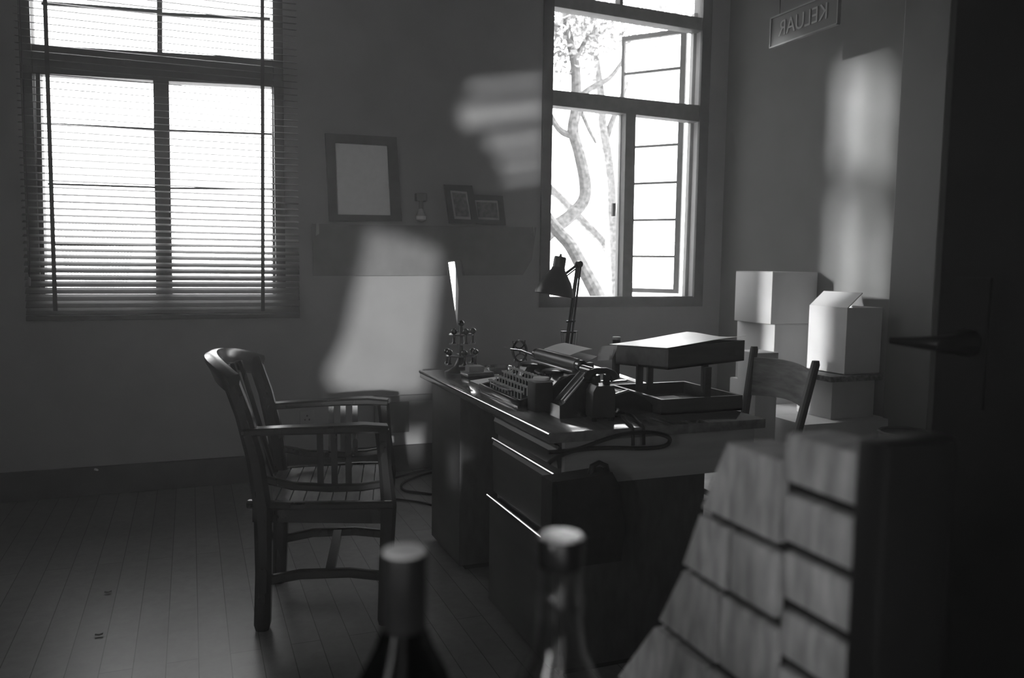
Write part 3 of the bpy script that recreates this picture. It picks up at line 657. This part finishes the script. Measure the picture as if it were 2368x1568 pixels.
for z, angs, where in ((.075, (200, 265, 330, 150, 20), 'lower'), (.165, (215, 275, 335), 'upper')):
    for n_, a in enumerate(angs):
        a = math.radians(a); loc = (SX+TI[z]*math.cos(a), SY+TI[z]*math.sin(a), DZ+z-.042)
        lab = {('lower', 0): 'round knobbed rubber stamp at left on the lower tier of the stamp rack', ('lower', 1): 'rubber stamp nearest the front left on the lower stamp rack tier', ('lower', 2): 'rubber stamp at front right of the lower stamp rack tier', ('lower', 3): 'rubber stamp behind the pole on the left of the lower rack tier', ('lower', 4): 'rubber stamp sticking out furthest right from the lower rack tier', ('upper', 0): 'rubber stamp at left on the upper tier of the stamp rack', ('upper', 1): 'rubber stamp in the middle of the upper stamp rack tier', ('upper', 2): 'rubber stamp at right on the upper tier of the stamp rack'}[(where, n_)]
        if first is None:
            first = thing('rubber_stamp', lab, 'rubber stamp', loc, a, 'rubber stamps on the stamp rack')
            part('knob', MB().ball((0, 0, .058), .0135), knobm, first)
            part('handle', MB().lathe([(.011, .006), (.006, .014), (.005, .045)], (0, 0, 0), 12), knobm, first)
            part('stamp_face', MB().box((-.007, -.022, 0), (.007, .022, .007), .001), M_kraft, first)
        else: dup(first, loc, a, lab)
c = at_z(1098, 872, DZ)
ip = thing('ink_pad', 'flat pale ink pad tin lying right of the stamp rack base', 'ink pad', (c.x+.02, c.y+.03, DZ), .1)
part('tin', MB().box((-.06, -.04, 0), (.06, .04, .014), .003), M_steel, ip); part('lid', MB().box((-.06, -.04, .0145), (.06, .04, .02), .002), M_kraft, ip)
solo('stamp_block', MB().box((c.x-.025, c.y+.0, DZ+.02), (c.x+.04, c.y+.055, DZ+.044), .002), M_kraft, 'small pale block standing on the ink pad tin', 'block')
c = at_z(1158, 864, DZ)
ash = MB(); n = 24
ash.lathe([(.03, 0), (.05, .0), (.064, .018), (.066, .03), (.058, .03), (.05, .012), (.0, .008)], (c.x+.0, c.y+.02, DZ), 16)
solo('ashtray', ash, M_cutglass, 'clear cut glass ashtray between the stamp rack and the typewriter', 'ashtray', smooth=.2)
wq = Vector((at_y(1202, 812, 3.36).x, 3.36, at_y(1202, 812, 3.36).z))
wh = thing('spoked_wheel', 'upright black spoked ring on a small foot behind the typewriter', 'wheel', (wq.x, wq.y, DZ))
rz_ = wq.z-DZ; ax = Vector((.45, -.9, .12)).normalized()
part('rim', MB().torus((0, 0, rz_), .045, .0055, ax), M_black, wh)
u_ = ax.cross(Vector((0, 0, 1))).normalized(); v_ = u_.cross(ax)
if v_.z < 0: v_ = -v_
cc = Vector((0, 0, rz_))
sp_ = MB()
for s in (1, -1):
    sp_.tube([cc+u_*.04*math.cos(t)+v_*s*(.046-.034*math.sin(t)) for t in [PI*i/10 for i in range(11)]], .0028, 6)
sp_.tube([cc-v_*.012, cc+v_*.012], .0028, 6)
part('spokes', sp_, M_black, wh)
part('foot', MB().lathe([(.028, 0), (.026, .006), (.008, .012), (.006, rz_-.045)], (0, 0, 0), 18), M_black, wh)
paper('paper_sheet', 'white paper lying on the desk between ink pad and typewriter', [at_z(x, y, DZ)-Vector((0, 0, DZ)) for x, y in ((1087, 882), (1160, 871), (1175, 888), (1128, 899))], DZ+.003, wave=.001)
for px, lab in ((((1285, 838), (1330, 828), (1350, 836), (1300, 848)), 'white paper poking out beneath the desk lamp base'), (((1335, 838), (1385, 838), (1395, 850), (1345, 850)), 'bright white envelope right of the desk lamp base')):
    q = [at_z(x, y+8, DZ)-Vector((0, 0, DZ)) for x, y in px]
    paper('paper_sheet', lab, [(min(v.x, DX1-.01), min(v.y, DY1-.01), 0) for v in q], DZ+.0035 if 'poking' in lab else DZ+.006, wave=.001)

# ---- black satchel and looped cable at the desk end
a0, a1 = at_y(1272, 1112, DY0-.03), at_y(1412, 1096, DY0-.03)
bt = a0.z-.0
bgx0, bgx1 = a0.x, at_y(1440, 1200, DY0-.03).x
bgt = thing('satchel', 'black leather satchel hanging on the end of the desk', 'bag', ((bgx0+bgx1)/2, DY0-.045, bt-.26))
part('body', MB().prism([(x, DY0-.045, z) for x, z in ((bgx0, bt), (bgx1-.045, bt+.012), (bgx1-.02, bt-.03), (bgx1, bt-.16), (bgx1-.01, bt-.25), (bgx0+.02, bt-.25), (bgx0, bt-.2))], (0, .074, 0)), mat('black_leather', .012, .5, .3, 40, .4, bump=.3), bgt, True, None)
part('flap', MB().prism([(x, DY0-.052, z) for x, z in ((bgx0+.01, bt+.002), (bgx1-.05, bt+.012), (bgx1-.03, bt-.1), (bgx0+.03, bt-.12))], (0, .008, 0)), mat('black_leather', .012), bgt, True, None)
hp = at_y(1385, 1086, DY0-.02)
part('handle', MB().tube([hp+Vector((-.03, 0, -.02)), hp+Vector((-.022, 0, .012)), hp+Vector((0, 0, .02)), hp+Vector((.022, 0, .01)), hp+Vector((.03, 0, -.02))], .008, 8), mat('black_leather', .012), bgt, True)
YC = DY0-.0085
lpp = [(1268, 1046), (1330, 1040), (1400, 1016), (1450, 1003), (1500, 1000), (1540, 1008), (1549, 1020), (1535, 1032), (1490, 1037), (1430, 1036), (1370, 1037), (1320, 1044), (1280, 1062), (1268, 1072)]
pts = [at_y(x, y, YC) for x, y in lpp]; Q = []
for i in range(len(pts)-1):
    for k_ in range(4):
        t = k_/4; a, b, c_, e_ = pts[max(i-1, 0)], pts[i], pts[i+1], pts[min(i+2, len(pts)-1)]
        Q.append(.5*((2*b)+(c_-a)*t+(2*a-5*b+4*c_-e_)*t*t+(3*b-a-3*c_+e_)*t**3))
Q.append(pts[-1])
solo('cable', MB().tube(Q, .0065, 8), M_blackmat, 'thick black cable looped across the end panel of the desk', 'cable')
def floor_cable(px, lab, r=.006):
    P = [at_z(x, y, r+.001) for x, y in px]; Q = []
    for i in range(len(P)-1):
        for k_ in range(4):
            t = k_/4; a, b, c_, e_ = P[max(i-1, 0)], P[i], P[i+1], P[min(i+2, len(P)-1)]
            Q.append(.5*((2*b)+(c_-a)*t+(2*a-5*b+4*c_-e_)*t*t+(3*b-a-3*c_+e_)*t**3))
    solo('cable', MB().tube(Q+[P[-1]], r, 8), M_blackmat, lab, 'cable')
floor_cable([(885, 1112), (925, 1102), (970, 1090), (1010, 1080), (1048, 1075)], 'dark cable lying straight on the floor from armchair towards desk')
floor_cable([(1048, 1083), (985, 1096), (945, 1110), (928, 1122), (936, 1134), (975, 1140), (1050, 1150)], 'dark cable curling in a loop on the floor left of the desk')
floor_cable([(880, 1152), (930, 1156), (985, 1164), (1050, 1182)], 'pale edged cable crossing the floor below the looped one', .005)

# ------------------------------------------------------------------ armchair
M_chair = mat('armchair_teak', .012, .22, .4, 6, .5, stretch=(3, 3, 1))
M_seat = mat('armchair_seat_planks', .15, .35, .45, 7, .5, stretch=(6, 1, 1))
CH_C, CH_R = Vector((.446, 2.90, 0)), math.radians(-13)
ac = thing('armchair', 'dark wooden armchair with slatted back and curved crest rail', 'chair', CH_C, CH_R)
sq = lambda a, b: [(-a/2, -b/2), (a/2, -b/2), (a/2, b/2), (-a/2, b/2)]
def oct_(a, b, c=.25):
    x, y = a/2, b/2; k = min(a, b)*c
    return [(-x+k, -y), (x-k, -y), (x, -y+k), (x, y-k), (x-k, y), (-x+k, y), (-x, y-k), (-x, -y+k)]
for s in (-1, 1):
    part('leg', MB().sweep([(-.205, s*.205, 0), (-.205, s*.205, .02), (-.197, s*.21, .2), (-.195, s*.215, .42), (-.215, s*.222, .58), (-.25, s*.232, .73), (-.292, s*.24, .855)], oct_(.058, .052), (1, 0, 0), [.8, 1, 1, 1.12, 1.05, .95, .9]), M_chair, ac)
    part('leg', MB().sweep([(.195, s*.21, 0), (.195, s*.21, .02), (.2, s*.222, .2), (.21, s*.24, .42), (.198, s*.25, .55), (.188, s*.255, .675)], oct_(.046, .046), (1, 0, 0), [.8, 1, 1, 1.1, .9, 1]), M_chair, ac)
    part('armrest', MB().sweep([(-.25, s*.235, .672), (-.12, s*.25, .678), (.03, s*.262, .683), (.13, s*.262, .685), (.205, s*.255, .68)], oct_(.062, .026), (0, 0, 1), [.9, .95, 1, 1.1, .9]), M_chair, ac)
    part('arm_rail', MB().sweep([(-.2, s*.222, .515), (-.1, s*.232, .49), (.02, s*.24, .482), (.12, s*.242, .483), (.205, s*.245, .495)], oct_(.024, .026), (0, 0, 1)), M_chair, ac)
    for x in (-.01, .035, .08): part('arm_slat', MB().bar((x, s*.236, .485), (x+.0, s*.256, .675), .02, .012, (0, 1, 0)), M_chair, ac, smooth=None)
    part('stretcher', MB().sweep([(-.2, s*.208, .165), (-.08, s*.212, .185), (.08, s*.215, .185), (.2, s*.218, .168)], oct_(.022, .032), (0, 0, 1)), M_chair, ac)
part('stretcher', MB().bar((.015, -.21, .185), (.015, .21, .185), .03, .025), M_chair, ac, smooth=None)
cr = MB(); n = 16; path = []
for i in range(n+1):
    t = -1+2*i/n; path.append((-.38+.11*t*t, .272*t*(1-.03*t*t), .875-.045*abs(t)**2.2))
def crest_prof(): return [(-.012, -.045), (.012, -.045), (.016, -.01), (.024, .02), (.02, .034), (0, .038), (-.02, .034), (-.024, .02), (-.016, -.01)]
cr.sweep(path, crest_prof(), (-.28, 0, 1), [1.0-.12*abs(-1+2*i/n)**4 for i in range(n+1)])
part('crest_rail', cr, M_chair, ac, smooth=.9)
for y in (-.15, -.09, -.03, .03, .09, .15): part('back_slat', MB().bar((-.205, y*.95, .43), (-.348+.5*y*y*2, y*1.0, .855), .028, .012, (1, 0, 0)), M_chair, ac, smooth=None)
st = MB(); nP = 9
def halfw(x): return .22+.03*min(1, max(0, (x+.2)/.3))
for i in range(nP):
    x0 = -.20+i*.405/nP; x1 = x0+.405/nP-.004
    st.prism([(x0, -halfw(x0), .417), (x1, -halfw(x1), .417), (x1, halfw(x1), .417), (x0, halfw(x0), .417)], (0, 0, .02))
part('seat', st, M_seat, ac, smooth=None)
part('seat_frame', MB().prism([(-.235, -.19, .36), (.215, -.255, .36), (.228, 0, .36), (.215, .255, .36), (-.235, .19, .36), (-.25, 0, .36)], (0, 0, .055)), M_chair, ac, smooth=None)
for s in (-1, 1): part('seat_rim', MB().sweep([(-.245, s*.2, .425), (-.1, s*.245, .428), (.1, s*.265, .43), (.222, s*.262, .428)], oct_(.03, .026), (0, 0, 1)), M_chair, ac)

# ------------------------------------------------------------------ plain wooden chair on the right
M_ch2 = mat('pale_chair_wood', .24, .4, .35, 6, .4, stretch=(2, 2, 9))
XC = 2.02
T0, B0 = at_y(1886, 842, 2.30), at_y(1822, 1085, 2.30)
T1, B1 = at_y(1744, 808, 2.66), at_y(1722, 960, 2.66)
wc = thing('dining_chair', 'plain wooden chair with a wide curved backrest panel behind the desk corner', 'chair', ((B0.x+B1.x)/2-.2, 2.48, 0))
def ext(T, B, z): d = (B-T)/(B.z-T.z); return T+d*(z-T.z)
for T, B in ((T0, B0), (T1, B1)):
    m = ext(T, B, .45); f0 = Vector((m.x+.06, m.y, 0))
    part('leg', MB().sweep([T+Vector((0, 0, .012)), T, B if B.z > .46 else m, m, f0], oct_(.03, .024), (0, 1, 0), [.8, 1, 1.05, 1.1, .9]), mat('dark_chair_wood', .03, .4, .3, 8), wc, True)
sx = ext(T0, B0, .45).x
for yy in (2.30, 2.66): part('leg', MB().sweep([(sx-.28, yy, 0), (sx-.27, yy, .43)], oct_(.034, .034), (1, 0, 0)), MATS['dark_chair_wood'], wc, True)
part('seat', MB().box((sx-.30, 2.275, .43), (sx+.0, 2.685, .455), .008), M_ch2, wc, True)
q = [at_y(x, y, Y) for x, y, Y in ((1740, 826, 2.655), (1880, 866, 2.305), (1862, 950, 2.305), (1733, 914, 2.655))]
g0 = MB(); n = 8; F, K = [], []
for i in range(n+1):
    t = i/n; bow = Vector((.04*math.sin(PI*t), 0, .012*math.sin(PI*t))); F.append((q[0].lerp(q[1], t)+bow, q[3].lerp(q[2], t)+bow))
vt = [[g0.b.verts.new(p) for p in (a, b, b+Vector((.012, 0, 0)), a+Vector((.012, 0, 0)))] for a, b in F]
for A_, B_ in zip(vt, vt[1:]):
    for j in range(4): g0.b.faces.new((A_[j], A_[(j+1) % 4], B_[(j+1) % 4], B_[j]))
g0.b.faces.new(vt[0]); g0.b.faces.new(vt[-1][::-1])
part('backrest', g0, M_ch2, wc, True)
for z in (.2, .3): part('stretcher', MB().bar((sx-.28, 2.30 if z == .2 else 2.66, z), (sx+.03, 2.30 if z == .2 else 2.66, z), .02, .02), MATS['dark_chair_wood'], wc, True, None)

# ------------------------------------------------------------------ boxes by the right wall
def carton(label, lo, hi, lid=True, group='white cardboard boxes stacked by the right wall', tape=True):
    lo = Vector(lo); hi = Vector(hi)
    t = thing('cardboard_box', label, 'box', ((lo.x+hi.x)/2, (lo.y+hi.y)/2, lo.z), 0, group)
    if lid == 'open':
        m = MB(); th = .005
        m.box(lo, (hi.x, hi.y, lo.z+th)); m.box(lo, (lo.x+th, hi.y, hi.z)); m.box((hi.x-th, lo.y, lo.z), hi); m.box((lo.x+th, lo.y, lo.z), (hi.x-th, lo.y+th, hi.z)); m.box((lo.x+th, hi.y-th, lo.z), (hi.x-th, hi.y, hi.z))
        part('body', m, M_card, t, True, None)
    else:
        part('body', MB().box(lo, hi, .003), M_card, t, True)
        part('flap', MB().box((lo.x+.001, lo.y+.001, hi.z), (hi.x-.001, (lo.y+hi.y)/2-.001, hi.z+.004)), M_card, t, True, None)
        part('flap', MB().box((lo.x+.001, (lo.y+hi.y)/2+.001, hi.z), (hi.x-.001, hi.y-.001, hi.z+.004)), M_card, t, True, None)
    return t
BX = at_y(1787, 628, 3.72).x
bz = at_y(1780, 750, 3.72).z
carton('white box topmost of the tall stack in the far corner', (BX, 3.72, bz), (XR-.015, 4.05, at_y(1787, 630, 3.72).z))
b2 = at_y(1792, 757, 3.72)
carton('white box second from the top of the tall corner stack', (b2.x, 3.72, .56), (XR-.02, 4.06, bz-.005))
carton('white box third from the top of the corner stack, behind the wooden chair', (b2.x-.03, 3.70, .28), (XR-.02, 4.07, .555))
carton('white box at the floor under the tall corner stack', (b2.x-.04, 3.70, 0), (XR-.02, 4.07, .275))
d1, d2 = at_y(1968, 712, 3.2), at_y(1952, 868, 3.2)
ob = carton('tall open white box with one flap folded up, by the right wall', (d2.x, 3.2, d2.z), (XR-.055, 3.47, d1.z), 'open')
fa = [(d2.x, 3.2, d1.z), (d2.x, 3.47, d1.z)]
ft = at_x(1998, 680, d2.x+.075), at_x(1912, 667, d2.x+.075)
part('flap', MB().prism([Vector((d2.x, 3.2, d1.z)), Vector((d2.x, 3.47, d1.z)), Vector((d2.x+.09, 3.47, d1.z+.075)), Vector((d2.x+.09, 3.2, d1.z+.075))], (.004, 0, -.003)), M_card, ob, True, None)
nz0 = at_y(1925, 884, 3.2).z
solo('notebook', MB().box((d2.x-.11, 3.17, nz0+.004), (XR-.06, 3.5, d2.z), .003), mat('mottled_cover', .1, .5, .8, 60), 'dark mottled flat folder lying under the open box', 'folder')
dx_ = at_y(1925, 885, 3.2).x; dz_ = at_y(1920, 971, 3.2).z
carton('low white box under the mottled folder', (dx_, 3.2, dz_), (XR-.08, 3.45, nz0))
carton('large white box at the bottom of the stack below the low box', (dx_-.22, 3.13, 0), (XR-.03, 3.66, dz_-.004))
p = at_y(1770, 820, 3.3)
solo('cardboard_box', MB().box((p.x-.05, 3.3, 0), (p.x+.08, 3.45, at_y(1770, 816, 3.3).z), .003), M_card, 'narrow white carton showing just above the wooden chair backrest', 'box', 'white cardboard boxes stacked by the right wall')
c = at_z(2050, 1200, 0)
bn = thing('waste_bin', 'black waste bin standing beside the stacked boxes at right', 'bin', (3.07, 2.82, 0))
part('body', MB().lathe([(.085, 0), (.12, .46), (.113, .46), (.08, .01)], (0, 0, 0), 28), M_blackmat, bn)
part('rim', MB().torus((0, 0, .465), .118, .007), M_blackmat, bn)

# ------------------------------------------------------------------ floor bits
for x, y, lab in ((250, 1371, 'dark curled dry leaf on the floor boards left of the armchair'), (229, 1470, 'tiny dark dry leaf nearest the bottom left of the floor')):
    p = at_z(x, y, .003); g = [[p+Vector((u*.012, v*.006, .003+.003*abs(u))) for v in (-1, 0, 1)] for u in (-1, -.5, 0, .5, 1)]
    solo('dry_leaf', MB().sheet(g, .001), M_blackmat, lab, 'leaf')
pa, pb = at_z(322, 1110, .006), at_z(240, 1098, .006)
solo('reflected_streak', MB().tube([pa, Vector((pb.x, YB-.03, .14))], .006, 8), M_pale, 'thin pale streak of a reflection, built as a rod on the skirting left of the armchair', 'rod')  # pale rod stands in for a reflected bright line

# ------------------------------------------------------------------ foreground: ledge, bottles, reflected brick pier
st_ = thing('side_table', 'small table in the foreground under the two bottles', 'table', (.17, .49, 0))
part('table_top', MB().box((-.17, -.13, .72), (.17, .13, .745), .004), M_wood, st_)
for sx_ in (-.14, .14):
    for sy_ in (-.1, .1): part('leg', MB().box((sx_-.018, sy_-.018, 0), (sx_+.018, sy_+.018, .72)), M_wood, st_, smooth=None)
def ray_pt(x, y, d): return EYE+(fw+rt*((x-1184)/FPX)-up*((y-784)/FPX))*d
DB = .55; b1 = ray_pt(935, 1276, DB); b2_ = ray_pt(1297, 1240, DB); u = DB/FPX
h1, h2 = b1.z-.745, b2_.z-.745
bo = thing('bottle', 'dark capped bottle at the bottom left of the foreground pair', 'bottle', (b1.x, b1.y, .745))
M_dg = glassmat('dark_bottle_glass', .12, .003, .16)
cz = h1-.052
part('glass', MB().lathe([(.03, 0), (.037, .004), (.038, .02), (.038, cz-.075), (.036, cz-.055), (.03, cz-.035), (.020, cz-.015), (.0148, cz)], (0, 0, 0), 40), M_dg, bo)
part('capsule', MB().lathe([(.0150, cz), (.0153, cz+.02), (.0157, cz+.049), (.0150, h1)], (0, 0, 0), 40), mat('black_capsule', .02, .35, .2, 30), bo)
part('cap_disc', MB().lathe([(.0150, h1-.0005), (.0142, h1+.0012), (.006, h1+.0018)], (0, 0, 0), 32), mat('pale_cap', .85, .35, .1, 40), bo)
bo2 = thing('bottle', 'clear glass bottle with a black ringed cap at the bottom centre', 'bottle', (b2_.x, b2_.y, .745))
M_cg = glassmat('clear_bottle_glass', .72, .03, .75)
cz = h2-.020
part('glass', MB().lathe([(.03, 0), (.037, .004), (.038, .02), (.038, cz-.115), (.035, cz-.095), (.026, cz-.075), (.018, cz-.058), (.0150, cz-.04), (.0148, cz-.03), (.0158, cz-.027), (.0158, cz-.022), (.0140, cz-.018), (.0140, cz)], (0, 0, 0), 40), M_cg, bo2)
part('cap', MB().lathe([(.0155, cz), (.0158, cz+.018), (.0150, h2)], (0, 0, 0), 40), M_black, bo2)
part('cap_disc', MB().lathe([(.0148, h2-.0005), (.0140, h2+.0012), (.004, h2+.0015)], (0, 0, 0), 32), mat('speckled_cap', .5, .25, .7, 140, .5), bo2)
part('liquid', MB().lathe([(.028, .006), (.034, .008), (.035, .022), (.035, cz-.12)], (0, 0, 0), 32), mat('dark_spirit', .03, .1, .1, 5), bo2)

BXP = .46
bp = thing('reflected_pier', 'blurred reflection of weathered pale bricks, built as a solid pier in the lower right foreground', 'brick pier', (BXP+.03, .6, 0))  # solid added near the camera for bricks reflected in the glass
def yz(x, y): p = at_x(x, y, BXP); return p.y, p.z
e0 = yz(1690, 1012); e1 = yz(1625, 1180); e2_ = yz(1580, 1310); e3 = yz(1520, 1440); e4 = yz(1432, 1568)
yr = yz(1998, 1200)[0]; ztop = yz(1995, 1034)[1]; ym = yz(1808, 1250)[0]
M_brick = mat('weathered_brick', .36, .85, .35, 30, .1, stretch=(1, 2.5, .6), bump=.3)
BT = .045; CH = (ztop-yz(1990, 1172)[1])*1.12
edge = [e0, e1, e2_, e3, e4]
while edge[-1][1] > .001:
    y_, z_ = edge[-1]; edge.append((y_+.022, max(z_-CH*.95, 0)))
core = MB(); core.prism([(BXP+.006, a, b) for a, b in [(yr, ztop-.006), (ym+.004, ztop-.006), (ym+.004, e0[1]-.006)]+[(a-.008, b-(.006 if k == 0 else 0)) for k, (a, b) in enumerate(edge)]+[(yr, 0)]], (BT-.012, 0, 0))
part('mortar_core', core, mat('dark_mortar', .03, .9, .3, 40, .1), bp, True, None)
bk = MB(); z = ztop; m_ = .0045
while z > .02:
    z0 = max(z-CH, 0); bk.box((BXP-random.uniform(0, .004), yr, z0+m_), (BXP+BT, ym-.002, z-m_), .004); z -= CH
for k, ((ya_, za_), (yb_, zb_)) in enumerate(zip(edge, edge[1:])):
    ym_ = ym+(ya_-ym)*random.uniform(.45, .6)
    xs = [ym+.002, ym_-.002, ym_+.002] if k else [ym+.002]
    x_ = BXP-random.uniform(0, .004)
    if k: bk.box((x_, ym+.002, zb_+m_), (BXP+BT, ym_-.0015, za_-m_), .004)
    lo_y = ym_+.0015 if k else ym+.002
    bk.prism([(x_, lo_y, zb_+m_), (x_, yb_-.004, zb_+m_), (x_, ya_, za_-m_), (x_, lo_y, za_-m_)], (BXP+BT-x_, 0, 0))
part('bricks', bk, M_brick, bp, True)
part('dark_end_cover', MB().box((BXP-.012, yr-.03, 0), (BXP+BT+.01, yr-.001, ztop+.01), .003), M_door, bp, True)  # dark cover added over the brick end, where the view is only black


# ------------------------------------------------------------------ sky portals in the windows and the added left opening
o = light('sky_gap_portal', 'AREA', (XL-TH-.02, (SKY_GAP[0]+SKY_GAP[1])/2, (SKY_GAP[2]+SKY_GAP[3])/2), (0, (SKY_GAP[0]+SKY_GAP[1])/2, (SKY_GAP[2]+SKY_GAP[3])/2), 1, shape='RECTANGLE', size=SKY_GAP[1]-SKY_GAP[0], size_y=SKY_GAP[3]-SKY_GAP[2]); o.data.cycles.is_portal = True
for nm, x0, x1, z0, z1 in (('window_1_portal',)+W1, ('window_2_portal',)+W2):
    o = light(nm, 'AREA', ((x0+x1)/2, YB+TH+.02, (z0+z1)/2), ((x0+x1)/2, 0, (z0+z1)/2), 1, shape='RECTANGLE', size=x1-x0, size_y=z1-z0)
    o.data.cycles.is_portal = True

# ------------------------------------------------------------------ haze added to imitate lens bloom around the windows
hm = bpy.data.materials.new('bloom_haze'); hm.use_nodes = True; N = hm.node_tree.nodes
N.remove(N['Principled BSDF']); vs = N.new('ShaderNodeVolumeScatter'); vs.inputs['Density'].default_value = HAZE; vs.inputs['Anisotropy'].default_value = .5
hm.node_tree.links.new(vs.outputs[0], N['Material Output'].inputs['Volume'])
hz_ = mesh_obj('haze', MB().box((XL+.001, YF+.02, .001), (XR-.001, YB-.001, ZC-.001)), hm); hz_['kind'] = 'stuff'; hz_['label'] = 'thin haze added throughout the room to imitate lens bloom around the windows'; hz_['category'] = 'haze'
